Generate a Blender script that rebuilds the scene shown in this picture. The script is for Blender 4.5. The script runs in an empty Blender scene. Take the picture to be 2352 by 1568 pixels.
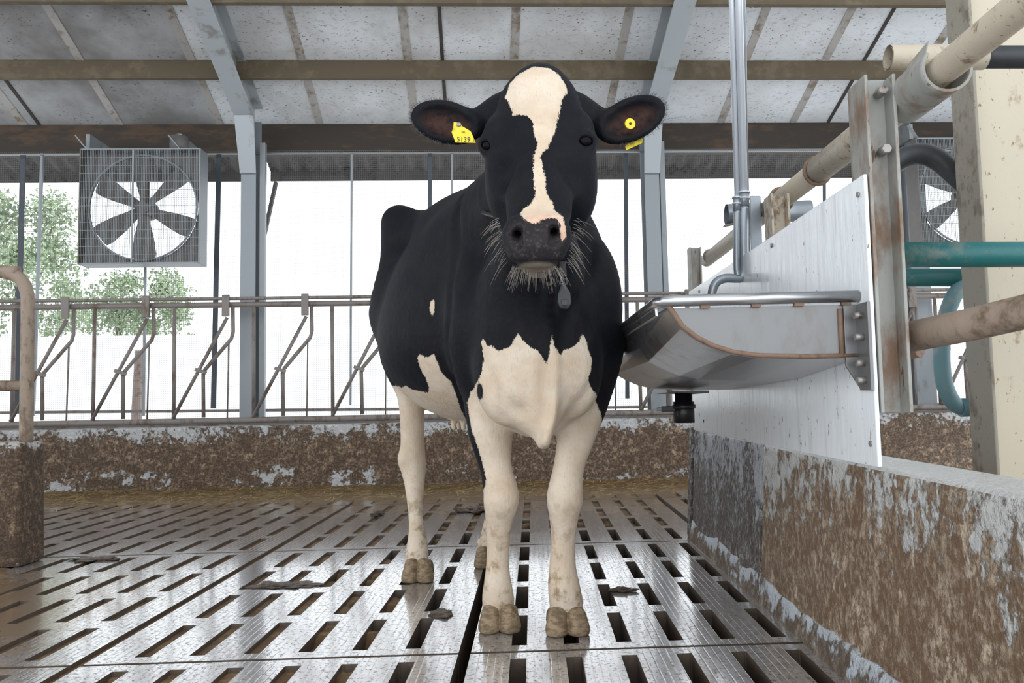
import bpy, math, random
import numpy as np
from mathutils import Vector, Matrix

# ------------------------------------------------------------------ camera
F, HC, ROLL, SKEW = 1800.0, 0.74, 0.018, 0.069      # focal (px of a 2352 wide frame), eye height, roll, barn skew
CX, CY, VPX, VPY = 1176.0, 784.0, 1225.0, 912.0
_d = np.array([(VPX-CX)/F, -(VPY-CY)/F, 1.0]); _d /= np.linalg.norm(_d)
_r = np.array([math.cos(ROLL), math.sin(ROLL), 0.0]); _r -= _d*(_r@_d); _r /= np.linalg.norm(_r)
_u = np.cross(_r, _d)
if _u[1] < 0: _u = -_u
CAMM = np.stack([_r, _d, _u])                       # rows: world axes seen in camera (right, up, forward)
CPOS = np.array([0.0, 0.0, HC])
def ray(px, py):
    return CAMM @ np.array([(px-CX)/F, -(py-CY)/F, 1.0])
def W(px, py, Y):
    w = ray(px, py); return CPOS + w*(Y/w[1])
def WX(px, py, X):
    w = ray(px, py); return CPOS + w*(X/w[0])
def G(px, py, z=0.0):
    w = ray(px, py); return CPOS + w*((z-HC)/w[2])
BR = np.array([[math.cos(SKEW), math.sin(SKEW), 0], [-math.sin(SKEW), math.cos(SKEW), 0], [0, 0, 1.0]])
def B(px, py, v):                                   # point of the barn frame (s, v, z) on the plane v
    w = BR @ ray(px, py); return CPOS + w*(v/w[1])

sc = bpy.context.scene
COL = sc.collection
cam = bpy.data.cameras.new('camera'); cam.sensor_fit = 'HORIZONTAL'; cam.sensor_width = 36.0
cam.lens = 36.0*F/2352.0; cam.clip_start = 0.05; cam.clip_end = 500
co = bpy.data.objects.new('camera', cam); COL.objects.link(co)
mw = Matrix.Identity(4)
for i in range(3):
    mw[i][0] = CAMM[i][0]; mw[i][1] = CAMM[i][1]; mw[i][2] = -CAMM[i][2]; mw[i][3] = CPOS[i]
co.matrix_world = mw
sc.camera = co

# ------------------------------------------------------------------ sky and exposure
world = bpy.data.worlds.new('world'); sc.world = world; world.use_nodes = True
wn = world.node_tree.nodes; wn.clear()
wb = wn.new('ShaderNodeBackground'); wo = wn.new('ShaderNodeOutputWorld')
wb.inputs[0].default_value = (0.91, 0.955, 1.0, 1); wb.inputs[1].default_value = 2.6
world.node_tree.links.new(wb.outputs[0], wo.inputs[0])
sc.view_settings.view_transform = 'Standard'; sc.view_settings.look = 'None'
sc.view_settings.exposure = -0.08; sc.view_settings.gamma = 1.0; sc.view_settings.use_curve_mapping = False

# ------------------------------------------------------------------ material helper
class NT:
    def __init__(s, name):
        s.m = bpy.data.materials.new(name); s.m.use_nodes = True
        s.t = s.m.node_tree; s.t.nodes.clear()
        s.out = s.n('ShaderNodeOutputMaterial'); s.b = s.n('ShaderNodeBsdfPrincipled')
        s.l(s.b.outputs[0], s.out.inputs[0])
    def n(s, ty, **k):
        x = s.t.nodes.new(ty)
        for a, b in k.items(): setattr(x, a, b)
        return x
    def l(s, a, b): s.t.links.new(a, b)
    def set(s, x, i, v):
        if isinstance(v, bpy.types.NodeSocket): s.l(v, x.inputs[i])
        else: x.inputs[i].default_value = v
    def coord(s, scale=(1, 1, 1), geo=True):
        m = s.n('ShaderNodeMapping'); m.inputs['Scale'].default_value = scale
        if geo: s.l(s.n('ShaderNodeNewGeometry').outputs['Position'], m.inputs[0])
        else: s.l(s.n('ShaderNodeTexCoord').outputs['Object'], m.inputs[0])
        return m.outputs[0]
    def noise(s, co, scale, detail=4, rough=0.55):
        x = s.n('ShaderNodeTexNoise'); s.l(co, x.inputs['Vector'])
        x.inputs['Scale'].default_value = scale; x.inputs['Detail'].default_value = detail; x.inputs['Roughness'].default_value = rough
        return x.outputs[0]
    def ramp(s, f, a, b):                            # smooth step from a to b
        x = s.n('ShaderNodeMapRange', interpolation_type='SMOOTHSTEP'); s.set(x, 0, f)
        x.inputs[1].default_value = a; x.inputs[2].default_value = b
        return x.outputs[0]
    def math(s, op, a, b=0.0, clamp=False):
        x = s.n('ShaderNodeMath', operation=op, use_clamp=clamp); s.set(x, 0, a); s.set(x, 1, b); return x.outputs[0]
    def mix(s, f, a, b):
        x = s.n('ShaderNodeMix', data_type='RGBA'); s.set(x, 0, f)
        for i, v in ((6, a), (7, b)):
            if isinstance(v, tuple) and len(v) == 3: v = v+(1,)
            s.set(x, i, v)
        return x.outputs[2]
    def attr(s, name):
        return s.n('ShaderNodeAttribute', attribute_name=name).outputs['Fac']
    def sep(s, co):
        x = s.n('ShaderNodeSeparateXYZ'); s.l(co, x.inputs[0]); return x.outputs
    def bump(s, h, strength=0.3, dist=0.01):
        x = s.n('ShaderNodeBump'); x.inputs['Strength'].default_value = strength; x.inputs['Distance'].default_value = dist
        s.set(x, 'Height', h); s.l(x.outputs[0], s.b.inputs['Normal']); s.l(x.outputs[0], s.b.inputs['Coat Normal'])
    def fin(s, col=None, rough=None, metal=None, spec=None):
        for i, v in (('Base Color', col), ('Roughness', rough), ('Metallic', metal), ('Specular IOR Level', spec)):
            if v is None: continue
            if isinstance(v, tuple) and len(v) == 3: v = v+(1,)
            s.set(s.b, i, v)
        return s.m

def S(r, g, b):                                      # sRGB 0-255 -> linear
    f = lambda c: (c/255/12.92 if c/255 <= .04045 else ((c/255+.055)/1.055)**2.4)
    return (f(r), f(g), f(b))

# ------------------------------------------------------------------ mesh helper
class MB:
    def __init__(s): s.v = []; s.f = []; s.sm = []
    def add(s, vs, fs, smooth=False):
        o = len(s.v); s.v += [tuple(map(float, p)) for p in vs]
        s.f += [tuple(i+o for i in f) for f in fs]; s.sm += [smooth]*len(fs); return s
    def box(s, lo, hi):
        x0, y0, z0 = lo; x1, y1, z1 = hi
        return s.hexa([(x0,y0,z0),(x1,y0,z0),(x1,y1,z0),(x0,y1,z0),(x0,y0,z1),(x1,y0,z1),(x1,y1,z1),(x0,y1,z1)])
    def hexa(s, p):
        return s.add(p, [(0,3,2,1),(4,5,6,7),(0,1,5,4),(1,2,6,5),(2,3,7,6),(3,0,4,7)])
    def bar(s, p0, p1, w, h, up=(0,0,1)):            # rectangular bar between two points
        p0, p1 = np.array(p0, float), np.array(p1, float); d = p1-p0; d /= np.linalg.norm(d)
        u = np.array(up, float)
        if abs(u@d) > .98: u = np.array((0,1.0,0))
        x = np.cross(d, u); x /= np.linalg.norm(x); u = np.cross(x, d)
        q = []
        for p in (p0, p1):
            for a, b in ((-1,-1),(1,-1),(1,1),(-1,1)): q.append(p+x*a*w/2+u*b*h/2)
        return s.add(q, [(0,1,2,3),(7,6,5,4),(0,4,5,1),(1,5,6,2),(2,6,7,3),(3,7,4,0)])
    def tube(s, path, r, n=12, caps=True, closed=False):
        P = [np.array(p, float) for p in path]; m = len(P)
        R = r if hasattr(r, '__len__') else [r]*m
        T = []
        for i in range(m):
            if closed: t = P[(i+1) % m]-P[i-1]
            else: t = P[min(i+1, m-1)]-P[max(i-1, 0)]
            T.append(t/np.linalg.norm(t))
        ref = np.array((0,0,1.0)) if abs(T[0][2]) < .9 else np.array((1.0,0,0))
        x = np.cross(T[0], ref); x /= np.linalg.norm(x); vs = []
        for i in range(m):
            x = x-T[i]*(x@T[i]); x /= np.linalg.norm(x); y = np.cross(T[i], x)
            for k in range(n):
                a = 2*math.pi*k/n; vs.append(P[i]+R[i]*(x*math.cos(a)+y*math.sin(a)))
        fs = []
        for i in range(m if closed else m-1):
            j = (i+1) % m
            for k in range(n):
                l = (k+1) % n; fs.append((i*n+k, i*n+l, j*n+l, j*n+k))
        s.add(vs, fs, True)
        if caps and not closed:
            o = len(s.v)-m*n
            s.f += [tuple(o+k for k in reversed(range(n))), tuple(o+(m-1)*n+k for k in range(n))]; s.sm += [False, False]
        return s
    def loft(s, secs, closed=True, caps=True, smooth=True):
        m, n = len(secs), len(secs[0]); vs = [p for q in secs for p in q]; fs = []
        for i in range(m-1):
            for k in range(n if closed else n-1):
                l = (k+1) % n; fs.append((i*n+k, i*n+l, (i+1)*n+l, (i+1)*n+k))
        s.add(vs, fs, smooth)
        if caps:
            o = len(s.v)-m*n
            s.f += [tuple(o+k for k in reversed(range(n))), tuple(o+(m-1)*n+k for k in range(n))]; s.sm += [False, False]
        return s
    def prism(s, poly, ext):                         # planar polygon pushed along ext
        n = len(poly); e = np.array(ext, float)
        vs = [np.array(p, float) for p in poly]; vs += [p+e for p in vs]
        fs = [tuple(reversed(range(n))), tuple(range(n, 2*n))]
        fs += [(k, (k+1) % n, n+(k+1) % n, n+k) for k in range(n)]
        return s.add(vs, fs)
    def sphere(s, c, r, nu=16, nv=10, R=None):
        c = np.array(c, float); r = np.array(r if hasattr(r, '__len__') else (r, r, r), float); vs = []; fs = []
        for i in range(nv+1):
            t = math.pi*i/nv
            for k in range(nu):
                a = 2*math.pi*k/nu; p = np.array((math.sin(t)*math.cos(a), math.sin(t)*math.sin(a), math.cos(t)))*r
                vs.append(c+(R@p if R is not None else p))
        for i in range(nv):
            for k in range(nu):
                l = (k+1) % nu; fs.append((i*nu+k, (i+1)*nu+k, (i+1)*nu+l, i*nu+l))
        return s.add(vs, fs, True)

def mesh_np(name, V, Fq, smooth=True):
    me = bpy.data.meshes.new(name)
    me.from_pydata(np.asarray(V).tolist(), [], np.asarray(Fq).tolist() if not isinstance(Fq, list) else Fq)
    if smooth: me.polygons.foreach_set('use_smooth', [True]*len(me.polygons))
    return me

def absloc(o):
    l = Vector(o.location)
    while o.parent: o = o.parent; l += Vector(o.location)
    return l
def obj(name, mb, mat, parent=None, bevel=0.0, barn=False, origin=None, fixn=True, seg=2):
    V = np.array(mb.v, float)
    if barn: V = V @ BR                              # barn frame -> world
    if origin is None: origin = np.array([(V[:,0].min()+V[:,0].max())/2, (V[:,1].min()+V[:,1].max())/2, V[:,2].min()])
    me = bpy.data.meshes.new(name); me.from_pydata((V-np.array(origin)).tolist(), [], mb.f)
    me.polygons.foreach_set('use_smooth', mb.sm)
    if fixn:
        import bmesh
        bm = bmesh.new(); bm.from_mesh(me); bmesh.ops.recalc_face_normals(bm, faces=bm.faces); bm.to_mesh(me); bm.free()
    me.materials.append(mat); me.update()
    o = bpy.data.objects.new(name, me); COL.objects.link(o)
    o.location = Vector(origin)
    if parent: o.parent = parent; o.location = Vector(origin)-absloc(parent)
    if bevel:
        b = o.modifiers.new('bevel', 'BEVEL'); b.width = bevel; b.segments = seg; b.limit_method = 'ANGLE'; b.angle_limit = 0.6
        b.harden_normals = False
    return o
def thing(name, loc, label, cat, group=None, barn=False):
    o = bpy.data.objects.new(name, None); COL.objects.link(o); o.empty_display_size = .1
    l = np.array(loc, float)
    if barn: l = l @ BR
    o.location = Vector(l); return tag(o, label, cat, group)
def tag(o, label=None, cat=None, group=None, kind=None):
    for k, v in (('label', label), ('category', cat), ('group', group), ('kind', kind)):
        if v: o[k] = v
    return o
def dup(root, loc, label=None):
    r = root.copy(); COL.objects.link(r); r.location = Vector(loc)
    if label: r['label'] = label
    def rec(src, dst):
        for ch in list(src.children):
            c = ch.copy(); COL.objects.link(c); c.parent = dst; rec(ch, c)
    rec(root, r); return r

ROOF_V0 = -6.0                                       # unseen roof carried on past the camera to soften the overhead light
# ------------------------------------------------------------------ materials
def dirty(name, base, dirt, amount=.5, scale=14, rough=.6, metal=0.0, streak=1.0, bump=.25, speck=None, big=.4):
    t = NT(name); g = t.coord((1, 1, streak)); n = t.noise(g, scale, 6, .65); b = t.noise(g, scale*.22, 3, .5)
    m = t.math('ADD', t.math('MULTIPLY', n, 1-big), t.math('MULTIPLY', b, big))
    c = t.mix(t.ramp(m, .62-amount*.3, .70-amount*.18), base, dirt)
    if speck:
        s = t.ramp(t.noise(t.coord((1, 1, streak*.8)), scale*4, 3, .6), .655, .70); c = t.mix(s, c, speck)
    t.bump(n, bump, .008)
    return t.fin(c, rough, metal)
M = {}
M['galv'] = dirty('galvanised_steel', (.23, .25, .265), (.16, .15, .135), .25, 9, .45, .35, .4, .1)
M['rafter'] = dirty('painted_rafter', (.36, .39, .41), (.22, .22, .21), .25, 7, .5, 0, 1, .1)
M['rail'] = dirty('grey_dirty_rail', (.20, .175, .16), (.12, .085, .06), .45, 26, .6, .1, .5, .3)
M['dark'] = dirty('dark_fan_metal', (.125, .118, .112), (.16, .135, .11), .3, 20, .6, .1)
M['strap'] = dirty('dark_strap', (.05, .06, .075), (.09, .085, .08), .3, 20, .6)
M['wood'] = dirty('brown_purlin', (.105, .080, .047), (.145, .115, .072), .45, 10, .7, 0, 1, .15)
M['beamwood'] = dirty('dark_beam_wood', (.034, .026, .019), (.075, .045, .025), .45, 4, .75, 0, 3, .3)
M['strip'] = dirty('roof_strip', (.42, .40, .38), (.22, .17, .12), .45, 12, .6, 0, 1, .1)
M['joint'] = dirty('dark_joint', (.045, .04, .035), (.09, .07, .05), .3, 15, .7)
M['corr'] = dirty('fibre_cement', (.105, .098, .094), (.05, .046, .045), .4, 16, .8)
M['beige'] = dirty('beige_painted_pipe', (.46, .40, .31), (.19, .125, .07), .30, 30, .5, 0, .7, .3, (.16, .11, .07))
M['muddypipe'] = dirty('muddy_pipe', (.27, .205, .155), (.13, .085, .052), .45, 26, .65, 0, .6, .5)
M['column'] = dirty('cream_column', (.52, .46, .355), (.30, .20, .11), .12, 22, .55, 0, .6, .2, (.25, .16, .08))
M['colgrey'] = dirty('column_flange', (.27, .245, .20), (.15, .12, .085), .35, 26, .65, 0, .6, .4, (.10, .05, .03))
M['rusty'] = dirty('rusty_galvanised', (.33, .33, .305), (.19, .115, .07), .62, 11, .55, .1, .45, .3, (.16, .10, .06))
M['steel'] = dirty('stainless_steel', (.50, .50, .51), (.38, .36, .34), .25, 18, .27, .92, .35, .06)
M['plate'] = dirty('stainless_end_plate', (.20, .20, .20), (.16, .15, .14), .3, 10, .38, .55, .4, .05)
M['weld'] = dirty('stained_seam', (.20, .125, .085), (.12, .07, .045), .4, 40, .7)
M['black'] = dirty('black_plastic', (.010, .010, .011), (.03, .03, .03), .3, 20, .35)
M['blackpipe'] = dirty('black_pipe', (.030, .032, .036), (.12, .12, .12), .14, 20, .4)
M['teal'] = dirty('teal_pipe', (.012, .125, .125), (.10, .16, .145), .22, 22, .38)
M['bluepipe'] = dirty('blue_grey_pipe', (.13, .25, .28), (.26, .29, .29), .4, 18, .5)
M['greypipe'] = dirty('grey_tube', (.30, .33, .36), (.20, .21, .22), .25, 14, .3, .5, .3, .05)
M['clear'] = dirty('bright_tube', (.62, .65, .70), (.40, .41, .43), .3, 14, .22, .35, .2, .05)
M['sock'] = dirty('mud', (.14, .080, .036), (.25, .160, .080), .5, 30, .8, 0, 1, 1.0)
M['manure'] = dirty('manure', (.135, .082, .030), (.27, .185, .08), .5, 36, .55, 0, 1, 1.2, (.32, .25, .14))
M['clump'] = dirty('manure_clump', (.075, .05, .033), (.17, .12, .08), .4, 60, .5, 0, 1, 1.2)
M['bolt'] = dirty('bolt_steel', (.35, .33, .31), (.14, .08, .05), .4, 60, .45, .6)
M['yellow'] = dirty('yellow_plastic', (.78, .62, .02), (.55, .40, .03), .15, 60, .45)
M['ink'] = dirty('black_print', (.035, .03, .01), (.06, .05, .02), .3, 60, .6)
M['trunk'] = dirty('bark', (.12, .09, .06), (.05, .04, .03), .4, 8, .9)
M['stump'] = dirty('weathered_post', (.28, .22, .19), (.14, .10, .08), .4, 20, .8)
M['outside'] = dirty('pale_concrete_yard', (.84, .84, .83), (.78, .78, .76), .3, 2, .9)
M['leaf'] = dirty('leaves', (.26, .34, .20), (.36, .42, .29), .5, 3, .7)

t = NT('white_board'); g = t.coord((1, 1, .10)); st = t.noise(g, 26, 5, .6)
c = t.mix(t.ramp(st, .50, .72), (.82, .85, .87), (.66, .68, .69))
c = t.mix(t.ramp(t.noise(t.coord((1, 1, .5)), 55, 3, .6), .66, .71), c, (.25, .22, .19))
t.bump(t.noise(t.coord((1, 1, .16)), 34, 4, .6), .30, .006); M['board'] = t.fin(c, t.ramp(st, .25, .8), 0, .5)
t.set(t.b, 'Roughness', t.math('ADD', t.math('MULTIPLY', st, .35), .02))

def roofmat(name, lo, hi, fly):                      # white board, dusty towards the left bays, fly specks
    t = NT(name); g = t.coord((1, 1, 1)); n = t.noise(g, 1.6, 4, .6); f = t.noise(t.coord((.6, 1, 1)), 22, 4, .7)
    c = t.mix(t.ramp(n, .35, .68), hi, lo)
    c = t.mix(t.math('MULTIPLY', t.ramp(f, .52, .75), .45), c, (.30, .26, .22))
    s = t.math('MULTIPLY', t.ramp(t.noise(t.coord((.55, 1, 1)), 60, 3, .65), .61, .66), t.ramp(t.noise(g, 2.3, 3, .6), .42-.1*fly, .62))
    c = t.mix(s, c, (.10, .075, .06)); t.bump(f, .1, .004)
    return t.fin(c, .6)
ROOF = [roofmat('roof_board_dusty', (.20, .195, .19), (.40, .41, .42), .2), roofmat('roof_board_specked', (.55, .55, .55), (.74, .77, .80), 1.6), roofmat('roof_board_clean', (.64, .66, .68), (.78, .82, .86), .8)]

t = NT('slatted_concrete'); g = t.coord(); n1 = t.noise(g, 2.2, 4, .6); n2 = t.noise(t.coord((1, .7, 1)), 34, 5, .65); n3 = t.noise(t.coord((1.4, .16, 1)), 90, 4, .6)
sp = t.ramp(t.noise(g, 75, 5, .68), .555, .61)
c = t.mix(t.ramp(n2, .35, .7), (.36, .345, .335), (.25, .225, .21))
xyz = t.sep(g); far = t.ramp(xyz[1], 4.3, 6.0); left = t.ramp(xyz[0], -1.0, -2.1)
nearmud = t.math('MULTIPLY', left, t.ramp(xyz[1], 4.0, 2.9)); mud = t.math('MAXIMUM', t.math('MULTIPLY', far, .9), nearmud)
mudm = t.ramp(t.math('ADD', t.noise(g, 7, 5, .65), t.math('MULTIPLY', mud, .55)), .66, .86)
c = t.mix(mudm, c, (.23, .150, .080))
c = t.mix(t.math('MULTIPLY', sp, .85), c, (.055, .042, .036))
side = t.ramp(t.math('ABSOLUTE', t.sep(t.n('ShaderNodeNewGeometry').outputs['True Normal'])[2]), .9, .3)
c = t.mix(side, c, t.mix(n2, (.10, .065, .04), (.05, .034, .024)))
wv = t.n('ShaderNodeTexWave', wave_type='BANDS', bands_direction='X'); t.l(t.coord((1, .02, 1)), wv.inputs[0]); wv.inputs['Scale'].default_value = 14; wv.inputs['Distortion'].default_value = .12
groove = t.math('MULTIPLY', t.ramp(wv.outputs[1], .86, 1.0), t.ramp(t.noise(t.coord((1, .4, 1)), 3, 3), .40, .55))
h = t.math('ADD', t.math('MULTIPLY', n2, .5), t.math('MULTIPLY', n3, .08)); h = t.math('SUBTRACT', h, t.math('MULTIPLY', groove, 1.6)); h = t.math('ADD', h, t.math('MULTIPLY', sp, .5))
t.bump(h, .28, .006)
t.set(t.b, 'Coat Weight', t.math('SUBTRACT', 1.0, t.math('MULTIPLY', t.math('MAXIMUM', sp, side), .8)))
film = t.n('ShaderNodeBump'); film.inputs['Strength'].default_value = .045; film.inputs['Distance'].default_value = .006   # water film, smoother than the concrete
t.set(film, 'Height', t.math('ADD', t.math('MULTIPLY', t.noise(g, 30, 5, .65), .7), t.math('ADD', t.math('MULTIPLY', sp, .9), t.math('MULTIPLY', groove, -2.2)))); t.l(film.outputs[0], t.b.inputs['Coat Normal'])
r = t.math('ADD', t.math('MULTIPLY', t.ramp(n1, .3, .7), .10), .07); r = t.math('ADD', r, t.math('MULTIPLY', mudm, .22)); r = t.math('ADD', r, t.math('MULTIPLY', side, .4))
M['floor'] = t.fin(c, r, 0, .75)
t.b.inputs['IOR'].default_value = 1.6; t.b.inputs['Coat Weight'].default_value = 1.0; t.b.inputs['Coat Roughness'].default_value = .09; t.b.inputs['Coat IOR'].default_value = 2.0
M['floor_plain'] = dirty('plain_concrete', (.30, .28, .25), (.18, .13, .09), .4, 9, .7)

def wallmat(name, paint, lo, hi, zt, zb, scale, patch_z=None, stretch=1.0, cover=.5, topclean=.0, blotch=.55):
    # painted concrete spattered with manure: thick low down, thin towards the top edge (zt)
    t = NT(name); g = t.coord((1, 1, stretch)); z = t.sep(t.coord())[2]
    n = t.noise(g, scale, 6, .72); b = t.noise(g, 3.0, 4, .6); b2 = t.noise(g, 9.0, 4, .6)
    d = t.math('ADD', n, t.math('MULTIPLY', t.math('SUBTRACT', b, .5), blotch)); d = t.math('ADD', d, t.math('MULTIPLY', t.ramp(z, zt, zb), .34))
    d = t.math('ADD', d, t.math('MULTIPLY', t.math('SUBTRACT', b2, .5), blotch))
    if patch_z:
        q = t.math('MULTIPLY', t.ramp(t.noise(t.coord((1, 1, 1.2)), 1.7, 5, .7), .46, .60), t.math('MULTIPLY', t.ramp(z, patch_z+.16, patch_z), t.ramp(z, .0, .05)))
        d = t.math('SUBTRACT', d, t.math('MULTIPLY', q, t.math('ADD', .24, t.math('MULTIPLY', t.ramp(t.sep(t.coord())[0], -.9, -1.7), .20))))
    if topclean:
        d = t.math('SUBTRACT', d, t.math('MULTIPLY', t.ramp(t.sep(t.n('ShaderNodeNewGeometry').outputs['True Normal'])[2], .5, .9), topclean))
    f = t.ramp(d, cover, cover+.10)
    fleck = t.ramp(t.noise(g, scale*1.9, 4, .7), .40, .66); fl2 = t.ramp(t.noise(g, scale*.8, 6, .75), .50, .64); dk = t.ramp(t.noise(g, scale*.35, 4, .6), .38, .62)
    c = t.mix(t.math('MULTIPLY', t.math('MAXIMUM', fl2, t.math('MULTIPLY', fleck, .55)), t.math('ADD', .5, t.math('MULTIPLY', dk, .5))), lo, hi)
    c = t.mix(f, paint, c)
    t.bump(t.math('ADD', t.math('MULTIPLY', n, f), t.math('MULTIPLY', fleck, .5)), .8, .012)
    return t.fin(c, t.math('ADD', .42, t.math('MULTIPLY', f, .3)))
M['curb'] = wallmat('spattered_curb', (.50, .50, .50), (.062, .036, .019), (.42, .30, .205), .56, .30, 30, .12)
M['wallr'] = wallmat('spattered_trough_wall', (.54, .53, .51), (.150, .084, .042), (.62, .50, .37), .60, .08, 27, None, .75, .485, .30, .50)
M['wallw'] = wallmat('washed_wall_end', (.50, .51, .54), (.060, .042, .030), (.48, .45, .42), .70, -.2, 58, None, .6, .50, .2)
M['walll'] = wallmat('manure_caked_wall', (.50, .48, .45), (.050, .028, .015), (.32, .215, .13), .58, .50, 40)
M['kerb'] = wallmat('splashed_kerb', (.50, .53, .57), (.10, .065, .04), (.36, .30, .24), .12, -.04, 22, None, .8, .60)

t = NT('bird_net')                                   # welded mesh of fine wire: a real plane with open squares
bt = t.n('ShaderNodeBsdfTransparent'); mx = t.n('ShaderNodeMixShader'); o_ = t.sep(t.coord(geo=False))
def wires(a):
    f = t.math('FRACT', t.math('MULTIPLY', a, 1/.019)); return t.math('LESS_THAN', f, .11)
w_ = t.math('MAXIMUM', wires(o_[0]), wires(o_[2]))
t.l(w_, mx.inputs[0]); t.l(bt.outputs[0], mx.inputs[1]); t.l(t.b.outputs[0], mx.inputs[2]); t.l(mx.outputs[0], t.out.inputs[0])
M['net'] = t.fin((.16, .155, .15), .7)

# ------------------------------------------------------------------ the setting: roof, walls, floor, yard
SL = .39; VB, ZB = 7.30, 3.353                       # roof slope, eave beam plane and its top
def roofz(v): return ZB-SL*(v-VB)
def RP(px, py, off=0.0):                             # point of the (lowered) roof plane
    w = BR @ ray(px, py); k = (ZB+SL*VB-off-HC)/(w[2]+SL*w[1]); return CPOS+w*k
def struct(o): o['kind'] = 'structure'; return o
def empty(name, loc=(0, 0, 0)):
    o = bpy.data.objects.new(name, None); COL.objects.link(o); o.location = Vector(loc); return o
V0, V1 = ROOF_V0, RP(1000, 414)[1]
ceiling = struct(empty('ceiling', (0, 6, 3.4)))
ribs = [RP(a, b)[0] for a, b in ((20, 240), (140, 66), (412, 75), (672, 60), (928, 60), (1184, 60), (1438, 60), (1676, 230), (1936, 60), (2182, 60))]
ribs = [ribs[0]-.9*k for k in range(6, 0, -1)]+ribs+[ribs[-1]+.9*k for k in range(1, 5)]
def slopebox(s0, s1, v0, v1, z0, z1):
    return MB().hexa([(s0,v0,roofz(v0)+z0),(s1,v0,roofz(v0)+z0),(s1,v1,roofz(v1)+z0),(s0,v1,roofz(v1)+z0),(s0,v0,roofz(v0)+z1),(s1,v0,roofz(v0)+z1),(s1,v1,roofz(v1)+z1),(s0,v1,roofz(v1)+z1)])
for i, (a, b) in enumerate(zip(ribs[:-1], ribs[1:])):
    mid = (a+b)/2
    m = ROOF[0] if mid < -2.05 else ROOF[1] if mid < 1.6 else ROOF[2]
    obj('roof_panel', slopebox(a+.012, b-.012, V0, VB+.02, .0, .06), m, ceiling, barn=True)
for s in ribs:
    obj('joint_strip', slopebox(s-.035, s+.035, V0, VB, -.006, .02), M['strip'], ceiling, barn=True)
for a, b in ((50, 232), (1012, 70), (2024, 70)):
    s = RP(a, b)[0]; obj('joint_strip', slopebox(s-.015, s+.015, V0, VB, -.008, .01), M['joint'], ceiling, barn=True)
# purlins
def longbeam(name, v, z0, z1, d, m, label, s0=-9.2, s1=8.4, lip=None, cat='beam'):
    root = thing(name, ((s0+s1)/2, v, z0), label, cat, barn=True)
    obj('web', MB().box((s0, v, z0), (s1, v+d, z1)), m, root, .006, True)
    if lip: obj('flange', MB().box((s0, v-.010, z0-.008), (s1, v+.025, z0-.0005)), lip, root, .002, True)
    return root
p = RP(1000, 137); zb = B(1000, 178, p[1])[2]
longbeam('purlin', p[1], zb, roofz(p[1])-.002, .06, M['wood'], 'brown timber purlin running across the whole roof above the cow', lip=M['wood'])
vq = p[1]-.86; zq = B(1000, 6, vq)[2]
longbeam('purlin', vq, zq, roofz(vq)-.002, .06, M['wood'], 'brown timber purlin cut off by the top edge of the picture', lip=M['wood'])
zb0 = B(1000, 349, VB)[2]
longbeam('eave_beam', VB, zb0, ZB-.004, .12, M['beamwood'], 'dark wide eave beam along the open side above the fans', lip=M['galv'])
EAVE_BOTTOM = zb0
# corrugated overhang outside the beam, one sheet beside the other
ovh = struct(empty('trim_1', (0, 7.6, 3.0)))
VG = RP(1000, 376)[1]
gapa, gapb = RP(603, 375)[0], RP(620, 375)[0]
edges = [-9.2, -8.2, -7.2, -6.2, -5.1, -4.05, -3.05, gapa, gapb, -1.2, -.15, .9, 1.95, 3.0, 4.05, 5.1, 6.2, 7.3, 8.4]
for a, b in zip(edges[:-1], edges[1:]):
    if a == gapa: continue
    mb = MB(); n = int((b-a)/.0145); q = [[], [], [], []]
    for k in range(n+1):
        s = a+(b-a)*k/n; w = .020*math.cos(2*math.pi*s/.145)
        for j, (v, e) in enumerate(((VB+.13, -.05), (VG, -.05), (VG, -.032), (VB+.13, -.032))): q[j].append((s, v, roofz(v)+w+e-.01))
    secs = [[q[j][k] for j in range(4)] for k in range(n+1)]; mb.loft(secs, True, True, False)
    obj('corrugated_sheet', mb, M['corr'], ovh, barn=True)
    zg0, zg1 = B(1000, 414, VG+.02)[2], B(1000, 373, VG+.02)[2]
    obj('gutter_board', MB().box((a, VG+.005, zg0), (b, VG+.03, zg1)), M['corr'], ovh, barn=True)
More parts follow.
